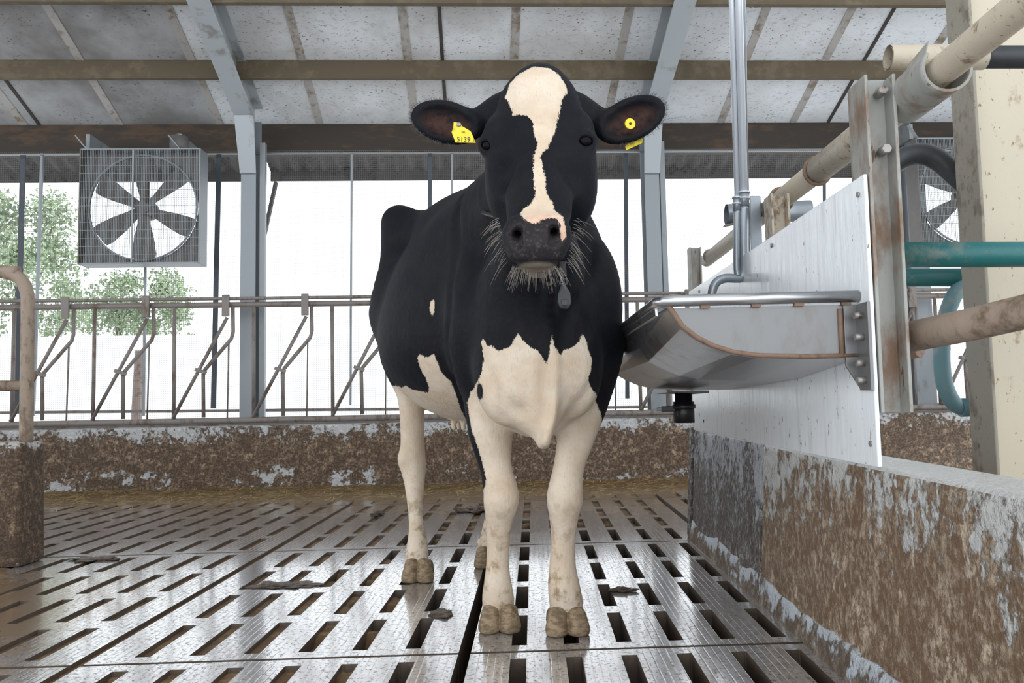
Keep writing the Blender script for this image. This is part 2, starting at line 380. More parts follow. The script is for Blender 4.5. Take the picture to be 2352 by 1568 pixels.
# floor: slatted concrete panels
floor = struct(empty('floor', (0, 3, 0)))
PIT, SW, GAP = .158, .046, .036
TS = math.tan(SKEW); CS = math.cos(SKEW)
def panel(x0, n, v0, L, mat):
    W_ = n*PIT; xs = [x0+GAP/2]; hole = []
    for k in range(1, n):
        xs += [x0+k*PIT-SW/2, x0+k*PIT+SW/2]
    xs.append(x0+W_-GAP/2)
    y0 = v0/CS+.008; y1 = (v0+L)/CS-.008; ns = max(1, round((L-.07)/.42)); e = .052; g = .085; sl = (y1-y0-2*e-(ns-1)*g)/ns
    ys = [y0]; y = y0+e
    for k in range(ns): ys += [y, y+sl]; y += sl+g
    ys.append(y1)
    mb = MB(); vid = {}
    def vt(i, j, z):
        k = (i, j, z)
        if k not in vid:
            vid[k] = len(mb.v); x = xs[i]; mb.v.append((x, ys[j]+x*TS, z))
        return vid[k]
    nx, ny = len(xs)-1, len(ys)-1; H_ = -.16
    solid = lambda i, j: 0 <= i < nx and 0 <= j < ny and not (i % 2 == 1 and j % 2 == 1)
    for i in range(nx):
        for j in range(ny):
            if not solid(i, j): continue
            mb.f.append((vt(i,j,0), vt(i+1,j,0), vt(i+1,j+1,0), vt(i,j+1,0)))
            mb.f.append((vt(i,j,H_), vt(i,j+1,H_), vt(i+1,j+1,H_), vt(i+1,j,H_)))
            for di, dj, a, b in ((-1,0,(i,j+1),(i,j)), (1,0,(i+1,j),(i+1,j+1)), (0,-1,(i,j),(i+1,j)), (0,1,(i+1,j+1),(i,j+1))):
                if not solid(i+di, j+dj): mb.f.append((vt(*a,0), vt(*a,H_), vt(*b,H_), vt(*b,0)))
    mb.sm = [False]*len(mb.f)
    return obj('floor_panel', mb, mat, floor, fixn=False)
JV = 2.345; EL = 1.66
for r, (v0, L) in enumerate(((JV-2*EL, EL), (JV-EL, EL), (JV, EL), (JV+EL, EL), (JV+2*EL, 1.05))):
    sh = -.0 if r < 3 else .0
    x = -.215-7*PIT*3
    for n in (7, 7, 7): panel(x+sh, n, v0, L, M['floor']); x += n*PIT
    panel(-.215, 7, v0, L, M['floor'])
    if r >= 3:
        for k in range(2): panel(-.215+7*PIT+k*7*PIT, 7, v0, L, M['floor'])
obj('floor_panel', MB().box((-9.2, -1.4, -.16), (-.215-21*PIT-.02, 6.9, -.002)), M['floor_plain'], floor)
obj('floor_panel', MB().box((.915, -1.0, -.16), (8.4, 4.15, -.002)), M['floor_plain'], floor)
obj('floor_panel', MB().box((3.12, 4.16, -.16), (8.4, 6.5, -.002)), M['floor_plain'], floor)
# slurry under the slats, packed up into the slots on the left
rng = random.Random(3)
def hfield(x0, x1, y0, y1, nx, ny, fz):
    mb = MB(); vs = [(x0+(x1-x0)*i/nx, y0+(y1-y0)*j/ny, 0) for j in range(ny+1) for i in range(nx+1)]
    vs = [(a, b, fz(a, b)) for a, b, _ in vs]
    mb.add(vs, [(j*(nx+1)+i, j*(nx+1)+i+1, (j+1)*(nx+1)+i+1, (j+1)*(nx+1)+i) for j in range(ny) for i in range(nx)], True); return mb
from mathutils import noise as mnoise
def nz(x, y, s, seed=0): return mnoise.noise(Vector((x*s, y*s, seed*7.3)))
def slz(x, y):
    f = min(1, max(0, (-.05-x)/.9)); f = max(f, min(1, max(0, (y-3.9)/1.2)))
    fill = nz(x, y, 5.5)*.5+nz(x, y, 13, 2)*.35+f*1.35-.55
    return -.22+.205*min(1, max(0, .5+fill*1.3))
slu = obj('slurry', hfield(-3.6, .77, .4, 6.2, 220, 220, slz), M['sock'], fixn=False)
tag(slu, 'brown slurry packed in the slots under the slatted floor', 'slurry', kind='stuff')
# walls
wb_ = obj('wall_back', MB().hexa([(-9.2,6.65,.0),(8.4,6.65,.0),(8.4,6.88,.0),(-9.2,6.88,.0),(-9.2,6.67,.545),(8.4,6.67,.545),(8.4,6.86,.545),(-9.2,6.86,.545)]), M['curb'], None, .02, True); struct(wb_)
WR = struct(empty('wall_right', (.9, 2, 0)))
def wallr(y0, y1, m, top=.556):
    return obj('concrete_section', MB().hexa([(.800,y0,.0),(1.02,y0,.0),(1.02,y1,.0),(.800,y1,.0),(.832,y0,top),(1.01,y0,top),(1.01,y1,top),(.832,y1,top)]), m, WR, .016, seg=3)
wallr(-1.2, 2.90, M['wallr']); wallr(2.904, 4.12, M['wallw'], .560)
obj('end_slab', MB().hexa([(.79,4.124,.0),(1.03,4.124,.0),(1.03,4.20,.0),(.79,4.20,.0),(.822,4.124,.575),(1.02,4.124,.575),(1.02,4.20,.575),(.822,4.20,.575)]), M['wallw'], WR, .012)
mb = MB(); secs = []
for k in range(75):                                  # worn splash plinth at the wall foot
    y = -.9+k*(5.0/74); h = .088+.024*nz(y, 0, 2.2, 4)+.016*nz(y, 0, 9, 5)+.012*nz(y, 0, 30, 6)
    secs.append([(.812, y, .0), (.784, y, .0), (.795+.0015*nz(y, 1, 12), y, h*.8), (.802, y, h), (.816, y, h+.004)])
obj('plinth', mb.loft(secs, True, True, False), M['kerb'], WR, fixn=True)
wl = obj('wall_left', MB().hexa([(-8.6,3.60,.0),(-2.375,3.60,.0),(-2.375,3.80,.0),(-8.6,3.80,.0),(-8.6,3.61,.572),(-2.385,3.61,.572),(-2.385,3.79,.572),(-8.6,3.79,.572)]), M['walll'], None, .022); struct(wl)
ft = obj('trim_2', MB().box((-9.2, 6.884, .0), (8.4, 6.94, .592)), M['floor_plain'], None, .01, True); struct(ft)
# outside: pale yard and a low pale bunker wall
yard = obj('yard_ground', MB().box((-60, 7.0, -.05), (60, 120, .0)), M['outside'], None, barn=True); tag(yard, 'pale sunlit concrete yard outside the open barn side', 'yard', kind='structure')
yard.name = 'floor_yard'
bw = B(300, 770, 24.0)
obw = obj('bunker_wall', MB().box((-40, 24, 0), (40, 24.6, bw[2])), M['outside'], None, .05, True); tag(obw, 'long pale wall across the bright yard in front of the trees', 'wall')
# ------------------------------------------------------------------ barn frame: rafters, posts, straps, net
def rafter(px0, px1, pxp, label, s_post):
    root = thing('rafter', (s_post, 6.6, 3.2), label, 'rafter', barn=True)
    off = .30; hw = .085; v_end = 6.80
    def fl(v0, v1, o0, o1, w, m, nm):
        obj(nm, MB().hexa([(s_post-w,v0,roofz(v0)-o0),(s_post+w,v0,roofz(v0)-o0),(s_post+w,v1,roofz(v1)-o0),(s_post-w,v1,roofz(v1)-o0),(s_post-w,v0,roofz(v0)-o1),(s_post+w,v0,roofz(v0)-o1),(s_post+w,v1,roofz(v1)-o1),(s_post-w,v1,roofz(v1)-o1)]), m, root, .003, True)
    fl(V0, v_end, off, off-.014, hw, M['rafter'], 'bottom_flange')
    fl(V0, 7.1, off-.014, .012, .008, M['rafter'], 'web')
    fl(V0, 7.1, .016, .003, hw, M['rafter'], 'top_flange')
    zt = roofz(v_end)-off; ze = B(pxp, 398, 6.93)[2]
    obj('knee_plate', MB().hexa([(s_post-hw,v_end-.005,zt),(s_post+hw,v_end-.005,zt),(s_post+hw,v_end+.012,zt+.01),(s_post-hw,v_end+.012,zt+.01),
        (s_post-.07,6.925,ze),(s_post+.07,6.925,ze),(s_post+.07,6.94,ze),(s_post-.07,6.94,ze)]), M['rafter'], root, .002, True)
    obj('knee_web', MB().prism([(s_post-.006, v_end+.014, zt+.01), (s_post-.006, 7.12, zt-.02), (s_post-.006, 7.12, ze+.02), (s_post-.006, 6.945, ze+.01)], (.012, 0, 0)), M['rafter'], root, 0, True)
def post(px, s, label):
    root = thing('steel_post', (s, 7.0, .0), label, 'post', barn=True); zt = B(px, 392, 6.96)[2]
    obj('front_flange', MB().box((s-.066, 6.945, 0.0), (s+.066, 6.957, zt)), M['galv'], root, .002, True)
    obj('web', MB().box((s-.005, 6.957, 0.0), (s+.005, 7.115, zt+.5)), M['galv'], root, 0, True)
    obj('rear_flange', MB().box((s-.066, 7.115, 0.0), (s+.066, 7.127, zt+.5)), M['galv'], root, .002, True)
    obj('guide_channel', MB().box((s+.085, 6.99, 0.0), (s+.135, 7.05, EAVE_BOTTOM-.005)), M['galv'], root, .003, True)
sL, sR = B(569, 700, 6.95)[0], B(1503, 600, 6.95)[0]
post(569, sL, 'grey steel post to the left of the cow behind the fence')
post(1503, sR, 'grey steel post right of the cow behind the drinking trough')
rafter(402, 535, 560, 'pale grey steel rafter sloping down left of the cow', sL)
rafter(1567, 1522, 1500, 'pale grey steel rafter running down behind the cow\'s right-hand ear', sR)
s3 = B(2100, 450, 6.95)[0]
post(2100, s3, 'pale steel post at the far right beside the half hidden fan')
# brace behind the left post
br = MB().bar(B(634, 418, 7.45), B(603, 560, 7.45), .05, .03)
tag(obj('diagonal_brace', br, M['corr'], None, .003, True), 'short dark diagonal brace outside behind the left steel post', 'brace')
# straps and rods hanging in the opening
def hang(name, x0, y0, x1, y1, v, w, m, label, cat='strap'):
    a, b = B(x0, y0, v), B(x1, y1, v)
    o = obj(name, MB().bar(a, b, w, .012 if w > .03 else w, (0, 1, 0)), m, None, .002, True); tag(o, label, cat, 'straps and rods hanging in the open side')
hang('hanging_strap', 53, 352, 38, 948, 7.16, .048, M['strap'], 'dark strap hanging at the far left, the leftmost of the straps')
hang('hanging_strap', 503, 352, 490, 938, 7.16, .046, M['strap'], 'dark strap hanging between the left fan and the left post')
hang('hanging_strap', 988, 352, 985, 935, 7.16, .038, M['strap'], 'dark strap reaching down to the cow\'s rump under the ear with the numbered tag')
hang('hanging_strap', 1437, 352, 1441, 915, 7.16, .038, M['strap'], 'dark strap hanging between the cow and the right steel post')
hang('hanging_rod', 97, 352, 76, 955, 7.12, .024, M['galv'], 'thin grey rod left of the left fan beside the leftmost strap', 'rod')
hang('hanging_rod', 337, 352, 330, 955, 7.12, .020, M['galv'], 'thin grey rod passing behind the left fan', 'rod')
hang('hanging_rod', 808, 350, 805, 930, 7.12, .019, M['galv'], 'thin grey rod in the bright opening between left post and cow', 'rod')
hang('hanging_rod', 1038, 350, 1037, 930, 7.12, .019, M['galv'], 'thin grey rod coming down onto the cow\'s back', 'rod')
hang('hanging_rod', 1893, 380, 1895, 930, 7.12, .024, M['strap'], 'thin dark rod seen over the top edge of the white board', 'rod')
wr_ = obj('tension_wire', MB().tube([B(-900, 358, 7.10), B(1100, 350, 7.10), B(2900, 334, 7.10)], .007, 6), M['galv'], None, 0, True)
tag(wr_, 'pale horizontal wire stretched just below the eave beam', 'wire')
n0, n1 = -9.2, 8.4
net = obj('bird_net', MB().add([(n0, 7.24, .60), (n1, 7.24, .60), (n1, 7.24, EAVE_BOTTOM), (n0, 7.24, EAVE_BOTTOM)], [(0, 1, 2, 3)]), M['net'], None, 0, True)
tag(net, 'fine square wire netting closing the open side of the barn', 'netting')
rl = MB().tube([B(-1100, 957, 7.45), B(2900, 922, 7.45)], .014, 8)
tag(obj('outer_rail', rl, M['rail'], None, 0, True), 'thin low rail outside, just above the curb line', 'rail')
st_ = B(322, 805, 9.0)
tag(obj('wooden_stump', MB().tube([(st_[0]-.05, 9.0, 0), (st_[0], 9.0, st_[2])], [.062, .055], 12), M['stump'], None, 0, True), 'short weathered wooden post standing outside behind the left fence', 'post')

# ------------------------------------------------------------------ fans
def fan(px, py, v, label, motor=True):
    c = B(px, py, v); k = v/6.2; w = .470*k; h = .462*k; d = .19
    root = thing('barn_fan', (c[0], v, c[2]-h), label, 'fan', 'square barn fans under the eave beam', barn=True)
    x0, x1, z0, z1 = c[0]-w, c[0]+w, c[2]-h, c[2]+h
    P = lambda nm, mb, m, bev=0, par=root: obj(nm, mb, m, par, bev, True)
    for a, b in (((x0, v, z0), (x0+.012, v+d, z1)), ((x1-.012, v, z0), (x1, v+d, z1)), ((x0+.013, v, z0), (x1-.013, v+d, z0+.012)), ((x0+.013, v, z1-.012), (x1-.013, v+d, z1))):
        P('housing_side', MB().box(a, b), M['galv'] if a[0] != x0 else M['dark'], .002)
    # back plate with the round opening
    n = 64; R = .425*k; mb = MB(); inner = []; outer = []
    for i in range(n):
        a = 2*math.pi*i/n; ca, sa = math.cos(a), math.sin(a); q = min((w-.013)/max(abs(ca), 1e-6), (h-.013)/max(abs(sa), 1e-6))
        inner.append((c[0]+R*ca, c[2]+R*sa)); outer.append((c[0]+q*ca, c[2]+q*sa))
    for yy in (v+.10, v+.108): mb.add([(x, yy, z) for x, z in inner]+[(x, yy, z) for x, z in outer], [(i, (i+1) % n, n+(i+1) % n, n+i) for i in range(n)])
    P('orifice_plate', mb, M['dark'])
    P('venturi_ring', MB().tube([(x, v+.07, z) for x, z in inner], .009, 8, False, True), M['galv'])
    P('hub', MB().tube([(c[0], v+.05, c[2]), (c[0], v+.13, c[2])], [.055, .055], 20), M['dark'])
    for a in (149, 93, 41, -25, -90, -147):
        a = math.radians(a+1); u = np.array((math.cos(a), 0, math.sin(a))); t_ = np.array((-math.sin(a), 0, math.cos(a))); mb = MB(); secs = []
        for r, wd, tw in ((.045, 0.035, .5), (.12, 0.047, .55), (.24, 0.073, .45), (.36, 0.088, .35), (.405, 0.083, .30), (.415, 0.065, .3)):
            q = np.array(c)+np.array((0, .095, 0))+u*r*k; dr = t_*math.cos(tw)+np.array((0, 1, 0))*math.sin(tw); nn = np.array((0, 1, 0))*math.cos(tw)-t_*math.sin(tw)
            secs.append([q-dr*wd*k-nn*.003, q+dr*wd*k-nn*.003, q+dr*wd*k+nn*.003, q-dr*wd*k+nn*.003])
        P('blade', mb.loft(secs, True, True, False), M['dark'])
    P('motor_bar', MB().box((c[0]-.022, v+.14, z0+.012), (c[0]+.022, v+.165, z1-.012)), M['dark'], .004)
    P('motor', MB().tube([(c[0], v+.145, c[2]), (c[0], v+.22, c[2])], [.085, .085], 20), M['dark'])
    mb = MB(); N1 = 74
    for i in range(N1+1): x = x0+.01+(x1-x0-.02)*i/N1; mb.bar((x, v+.004, z0+.01), (x, v+.004, z1-.01), .0026, .0026, (0, 1, 0))
    for i in range(15): z = z0+.01+(z1-z0-.02)*i/14; mb.bar((x0+.01, v+.001, z), (x1-.01, v+.001, z), .003, .003)
    tag(P('wire_guard', mb, M['galv']), kind='stuff')
    P('guard_bar', MB().box((c[0]-.05*k-.007, v-.012, z0+.01), (c[0]-.05*k+.007, v-.002, z1-.01)), M['galv'])
    for sx in (-.92, .62):
        b0 = (c[0]+sx*w, v+.05, z1+.002); b1 = (c[0]+sx*w-.09, v+.02, z1+.12)
        P('hanger', MB().bar(b0, b1, .03, .008), M['galv']); P('bracket', MB().box((b1[0]+.05, v+.10, z1+.02), (b1[0]+.085, VB-.002, z1+.16)), M['galv'])
    if motor:
        P('switch_box', MB().tube([(c[0]+.27, v+.16, z1+.004), (c[0]+.27, v+.16, z1+.07), (c[0]+.27, v+.16, z1+.15)], [.07, .08, .078], 20), M['dark'])
        P('cable_gland', MB().tube([(c[0]+.27, v+.16, z1+.15), (c[0]+.27, v+.16, z1+.175)], .03, 12), M['dark'])
fan(320, 472, 6.76, 'big square fan with six dark blades hanging left of the cow')
fan(2238, 441, 6.76, 'big square fan half hidden behind the cream column at right', False)

# ------------------------------------------------------------------ feed fence with head locks
VF = 6.74
ff = thing('feed_fence', (0, VF, .545), 'long grey tubular feed fence with slanted head locks on the back curb', 'fence', barn=True)
FB = lambda x, y: B(x, y, VF)
P = lambda nm, mb, m=M['rail'], bev=0: obj(nm, mb, m, ff, bev, True)
zt1, zt0, zb_ = FB(500, 687)[2], FB(500, 700)[2], FB(700, 962)[2]
P('top_rail', MB().tube([(-9.2, VF, zt0), (8.4, VF, zt0)], .024, 10)); P('latch_rail', MB().tube([(-9.2, VF-.035, zt1), (8.4, VF-.035, zt1)], .015, 8))
P('bottom_rail', MB().tube([(-9.2, VF, zb_), (8.4, VF, zb_)], .027, 10))
ref = FB(340, 700)
def rel(x, y): q = FB(x, y)-ref; return q
q_ = {k: rel(*v) for k, v in dict(p0=(332, 682), p1=(348, 730), d0=(342, 732), d1=(214, 964), e0=(353, 705), e1=(353, 765), e1b=(349, 780), e2=(287, 852), e2b=(283, 862), e3=(283, 962), c0=(267, 851), c1=(291, 859), r0=(343, 785), r1=(338, 962), m0=(401, 706), m1=(399, 962), h0=(345, 686), h1=(385, 688)).items()}
def s_of(px): return FB(px, 700)[0]
LOCKS = [s_of(340)+k*.664 for k in range(-9, 5)]+[s_of(1579)+k*.664 for k in range(-2, 10)]
for s in LOCKS:
    o = np.array([s, VF, ref[2]]); pt = lambda k, dy=0.0: o+q_[k]+np.array([0, dy, 0])
    P('latch_plate', MB().box((s+q_['p0'][0], VF-.055, o[2]+q_['p1'][2]), (s+q_['p1'][0], VF-.030, o[2]+q_['p0'][2]+.006)), M['rail'], .004)
    P('swing_bar', MB().tube([pt('d0', -.03), pt('d1', -.02)], .0155, 8))
    P('bent_bar', MB().tube([pt('e0'), pt('e1'), pt('e1b'), pt('e2'), pt('e2b'), pt('e3')], .0165, 8))
    P('clamp', MB().bar(pt('c0', -.02), pt('c1', -.02), .05, .028), M['rail'], .004)
    P('thin_rod', MB().tube([pt('r0'), pt('r1')], .007, 6)); P('upright', MB().tube([pt('m0'), pt('m1')], .0165, 8))
    P('latch_lever', MB().tube([pt('h0', -.03), pt('h1', -.035)], .007, 6))

# ------------------------------------------------------------------ trees beyond the yard
def tree(cx_, cz, v, rx, rz, n, seed, label, leafs=.085):
    rg = random.Random(seed)
    root = thing('broadleaf_tree', (cx_, v, 0), label, 'tree', 'trees beyond the yard', barn=True)
    obj('trunk', MB().tube([(cx_, v, 0), (cx_+.1, v, cz*.6), (cx_, v, cz+rz*.3)], [.20, .15, .05], 10), M['trunk'], root, 0, True)
    vs = []; fs = []
    blobs = [(np.array([rg.uniform(-1, 1)*rx*.75, rg.uniform(-1, 1)*rx*.5, rg.uniform(-1, 1)*rz*.8]), rg.uniform(.28, .5)*min(rx, rz)) for _ in range(26)]
    for i in range(n):
        b, r = rg.choice(blobs); d = np.array([rg.gauss(0, 1) for _ in range(3)]); d /= np.linalg.norm(d)
        p_ = np.array([cx_, v, cz])+b+d*r*rg.random()**.35
        a = np.array([rg.gauss(0, 1) for _ in range(3)]); a /= np.linalg.norm(a); b2 = np.cross(a, d); b2 /= np.linalg.norm(b2)+1e-9
        L = leafs*rg.uniform(.6, 1.3); o = len(vs)
        vs += [p_-a*L, p_+b2*L*.55, p_+a*L, p_-b2*L*.55]; fs.append((o, o+1, o+2, o+3))
    mb = MB(); mb.add(vs, fs); cr = obj('crown', mb, M['leaf'], root, 0, True, fixn=False); tag(cr, kind='stuff')
q = B(40, 600, 28.0); tree(q[0], q[2], 28.0, 2.2, 2.9, 8000, 1, 'tall pale green tree beyond the yard at the far left')
q = B(270, 720, 33.0); tree(q[0], q[2], 33.0, 3.6, 1.7, 9000, 2, 'lower pale green tree beyond the yard below the left fan')

# ------------------------------------------------------------------ drinking trough, board and pipes on the right
bd = obj('white_board', MB().box((.772, 1.800, .568), (.782, 3.84, 1.241)), M['board'], None, .003)
tag(bd, 'wet white plastic board mounted behind the steel drinking trough', 'board')
for y, z in ((1.83, 1.20), (2.5, 1.21), (3.0, 1.02), (3.6, 1.21), (1.83, .62), (3.6, .62)):
    obj('screw', MB().tube([(.768, y, z), (.773, y, z)], .007, 8), M['bolt'], bd)
def hpost(y, z0, z1, x0=.786, x1=.858, label='', m=M['rusty'], d=.05):
    root = thing('fence_post', ((x0+x1)/2, y, z0), label, 'post')
    obj('left_flange', MB().box((x0, y-d, z0), (x0+.008, y+d, z1)), m, root, .002); obj('web', MB().box((x0+.008, y-.004, z0), (x1-.008, y+.004, z1)), m, root)
    obj('right_flange', MB().box((x1-.008, y-d, z0), (x1, y+d, z1)), m, root, .002); return root
hp = hpost(1.85, .69, 1.477, label='rusty steel post at the near end of the white board')
for z in (1.44, 1.30): obj('bolt', MB().tube([(.83, 1.835, z), (.83, 1.80, z)], .011, 6), M['bolt'], hp)
hpost(2.62, .90, 1.40, .80, .862, 'short beige post stub behind the middle of the white board', M['beige'], .04)
hp = hpost(3.93, .575, 1.475, .795, .855, 'small grey post at the far end of the white board', M['rusty'], .03)
# top rail pipe
tp = thing('rail_pipe', (.91, 2.6, 1.40), 'beige pipe sloping past over the white board toward the upper right corner', 'pipe')
XP, ZP = .905, 1.432
obj('pipe', MB().tube([(XP, 4.02, ZP-.006), (XP, 2.0, ZP), (XP+.004, .5, ZP+.012)], .033, 20), M['beige'], tp)
obj('sleeve', MB().tube([(XP, 2.42, ZP), (XP, 1.90, ZP)], .0405, 22), M['beige'], tp)
obj('sleeve', MB().tube([(XP, 3.05, ZP), (XP, 2.46, ZP)], .036, 22), M['beige'], tp)
for y in (2.44, 2.80): obj('clamp_ring', MB().tube([(XP+.040*math.cos(a), y, ZP+.042*math.sin(a)) for a in np.linspace(0, 2*math.pi, 25)[:-1]], .0065, 8, False, True), M['weld'], tp)
obj('clamp_ring', MB().tube([(XP+.033*math.cos(a), 3.93, ZP+.033*math.sin(a)) for a in np.linspace(0, 2*math.pi, 21)[:-1]], .005, 8, False, True), M['bolt'], tp)
# open saddle clamp at the near post
mb = MB(); secs = []; R0, R1 = .054, .048
for k, y in enumerate(np.linspace(1.86, 1.665, 14)):
    a0 = math.radians(150-100*max(0, (1.78-y))/.115 if y < 1.78 else 150); a1 = math.radians(360+30)
    if y > 1.78: a0 = math.radians(150); 
    an = np.linspace(math.radians(140), math.radians(395 if y < 1.79 else 385), 28)
    secs.append([(XP+R0*math.cos(a), y, ZP+R0*math.sin(a)) for a in an]+[(XP+R1*math.cos(a), y, ZP+R1*math.sin(a)) for a in reversed(an)])
sd_ = thing('saddle_clamp', (XP, 1.76, ZP-.05), 'open galvanised saddle clamp holding the pipe at the rusty post', 'clamp')
obj('saddle', mb.loft(secs, True, True, True), M['rusty'], sd_)
obj('lip', MB().prism([(XP-.050, 1.86, ZP+.002), (XP-.049, 1.67, ZP+.018), (XP-.020, 1.70, ZP+.075), (XP-.012, 1.80, ZP+.070)], (.004, 0, .003)), M['rusty'], sd_, .001)
cl_ = W(2040, 131, 1.80)
cd_ = thing('stall_divider', (1.5, 1.86, 1.4), 'beige and black horizontal divider pipe at the upper right corner', 'pipe')
mb = MB(); a_, b_ = W(2040, 133, 1.84), W(2260, 131, 1.84)
an = np.linspace(0, 2*math.pi, 25)[:-1]
mb.loft([[p0+np.array([0, r*math.cos(a), r*math.sin(a)]) for a in an] for p0, r in ((a_, .0295), (b_, .0295), (b_, .025), (a_, .025))], True, False)
obj('sleeve', mb, M['beige'], cd_); obj('black_pipe', MB().tube([W(2190, 131, 1.84), W(2700, 131, 1.84)], .0262, 18), M['blackpipe'], cd_)
# teal divider pipes, curved pipes
dv = thing('stall_divider', (1.5, 2.0, .9), 'thick teal horizontal divider pipe crossing the cream column', 'pipe')
obj('pipe', MB().tube([W(2035, 585, 1.98), W(2700, 583, 1.98)], .032, 18), M['teal'], dv)
def arc(pts, n=8):
    P_ = [np.array(p, float) for p in pts]; out = []; Pe = [2*P_[0]-P_[1]]+P_+[2*P_[-1]-P_[-2]]
    for i in range(len(P_)-1):
        for f in np.linspace(0, 1, n, endpoint=False):
            w = (-.5*f+f*f-.5*f**3, 1-2.5*f*f+1.5*f**3, .5*f+2*f*f-1.5*f**3, -.5*f*f+.5*f**3); out.append(sum(w[k]*Pe[i+k] for k in range(4)))
    return out+[P_[-1]]
d2 = thing('stall_divider', (1.7, 2.75, .7), 'second teal divider pipe whose blue grey bend drops behind the beige pipe', 'pipe')
obj('pipe', MB().tube([W(2030, 637, 2.72), W(2700, 636, 2.72)], .031, 18), M['teal'], d2)
obj('bend', MB().tube(arc([W(2225, 655, 2.70), W(2200, 668, 2.69), W(2182, 700, 2.68), W(2166, 760, 2.68), W(2163, 830, 2.68), W(2172, 890, 2.68), W(2196, 930, 2.68), W(2235, 934, 2.68)]), .0265, 16), M['bluepipe'], d2)
obj('lower_pipe', MB().tube([W(2205, 936, 2.68), W(2500, 922, 2.68)], .031, 16), M['bluepipe'], d2)
d3 = thing('stall_divider', (1.6,2.5,1.2), 'black bent divider pipe arching behind the rusty post', 'pipe')
obj('bend', MB().tube(arc([W(1890, 560, 2.52), W(1950, 486, 2.52), W(2010, 420, 2.52), W(2050, 378, 2.52), W(2085, 358, 2.52), W(2120, 354, 2.52), W(2155, 368, 2.52), W(2195, 402, 2.52), W(2240, 445, 2.52), W(2330, 535, 2.52)]), .0345, 16), M['blackpipe'], d3)
d4 = thing('stall_divider', (1.2, 1.7, .8), 'muddy beige pipe leaving the rusty post toward the right edge', 'pipe')
obj('pipe', MB().tube([W(2062, 779, 1.90), W(2230, 745, 1.74), W(2420, 700, 1.60), W(2900, 570, 1.25)], .036, 18), M['muddypipe'], d4)
obj('end_collar', MB().tube([W(2072, 795, 1.93), W(2110, 789, 1.90)], .034, 14), M['weld'], d4)
# cream column
cb = thing('steel_column', (1.42, 2.4, 0), 'tall cream painted steel column at the right edge of the picture', 'column')
obj('side_flange', MB().box((1.322, 2.30, 0), (1.332, 2.425, 5.05)), M['colgrey'], cb, .003)
obj('face', MB().box((1.333, 2.335, 0), (1.60, 2.40, 5.05)), M['column'], cb, .003)
obj('far_flange', MB().box((1.601, 2.30, 0), (1.611, 2.425, 5.05)), M['colgrey'], cb, .003)
# trough
YN, YFR = 1.87, 3.05
tr = thing('drinking_trough', (.55, 2.45, .75), 'stainless steel drinking trough on the white board right of the cow', 'trough')
PN = [(.322, .945), (.353, .895), (.386, .868), (.423, .848), (.470, .832), (.527, .823), (.64, .818), (.768, .819)]
PF = [(.302, .945), (.295, .870), (.318, .824), (.363, .798), (.41, .777), (.466, .764), (.60, .756), (.768, .756)]
secs = []; secs2 = []
for f in (0, .38, 1.0):
    y = YN+(YFR-YN)*f; g_ = (0 if f == 0 else .66 if f < 1 else 1); s1 = [(a[0]*(1-g_)+b[0]*g_, y, a[1]*(1-g_)+b[1]*g_) for a, b in zip(PN, PF)]
    secs.append(s1)
mb = MB(); n = len(PN)
mb.loft(secs, False, False, False); mb.loft([[(x+.006 if i < 5 else x, y, z+.005) for i, (x, y, z) in enumerate(q)] for q in secs], False, False, False)
obj('basin', mb, M['steel'], tr)
def endplate(prof, y, m, nm):
    return obj(nm, MB().prism([(a, y, b) for a, b in prof]+[(.768, y, .945)], (0, .006, 0)), m, tr)
endplate(PN, YN-.006, M['plate'], 'end_plate'); endplate(PF, YFR, M['steel'], 'end_plate')
obj('stained_seam', MB().tube([(a+.004, YN-.008, b+.006) for a, b in PN], .0065, 6), M['weld'], tr)
obj('stained_seam', MB().tube([(.728, YN-.008, .823), (.728, YN-.008, .935)], .006, 6), M['weld'], tr)
zr = .962
obj('rim', MB().tube([(.7705, YN-.012, zr+.002), (.34, YN-.012, zr), (.318, YN-.006, zr), (.306, YN+.014, zr), (.303, YN+.05, zr), (.295, YFR-.03, zr), (.305, YFR, zr), (.33, YFR+.008, zr), (.77, YFR+.008, zr)], .0142, 14), M['steel'], tr)
obj('front_lip', MB().hexa([(.300,YN+.03,.932),(.306,YN+.03,.930),(.298,YFR-.02,.930),(.292,YFR-.02,.932),(.298,YN+.03,.962),(.304,YN+.03,.962),(.296,YFR-.02,.962),(.290,YFR-.02,.962)]), M['steel'], tr)
for x in (.40, .52, .62, .73): obj('rim_spacer', MB().box((x, YN-.016, .943), (x+.022, YN-.004, .950)), M['weld'], tr)
obj('mounting_bracket', MB().hexa([(.735,YN-.012,.80),(.768,YN-.012,.745),(.768,YN-.004,.745),(.735,YN-.004,.80),(.735,YN-.012,.944),(.768,YN-.012,.944),(.768,YN-.004,.944),(.735,YN-.004,.944)]), M['plate'], tr, .001)
obj('mounting_flange', MB().box((.7635, YN-.075, .742), (.7710, YN-.012, .944)), M['plate'], tr, .001)
for z in (.915, .865, .805, .765): obj('bolt', MB().tube([(.745, YN-.045, z), (.764, YN-.045, z)], .0085, 6), M['bolt'], tr)
obj('float_cover', MB().box((.48, 2.50, .965), (.76, 2.72, .973)), M['steel'], tr, .003)
obj('drain_plate', MB().prism([(.46, 2.72, .756), (.60, 2.70, .752), (.60, 2.98, .748), (.46, 2.98, .752)], (0, 0, -.008)), M['black'], tr)
dr = obj('drain_valve', MB().tube([(.535, 2.82, .752), (.535, 2.82, .715), (.535, 2.82, .7149), (.535, 2.82, .64)], [.030, .030, .037, .037], 18), M['black'], tr)
obj('valve_handle', MB().box((.455, 2.805, .680), (.515, 2.830, .700)), M['black'], dr, .003); obj('valve_handle', MB().box((.44, 2.808, .682), (.456, 2.828, .697)), M['galv'], dr, .002)
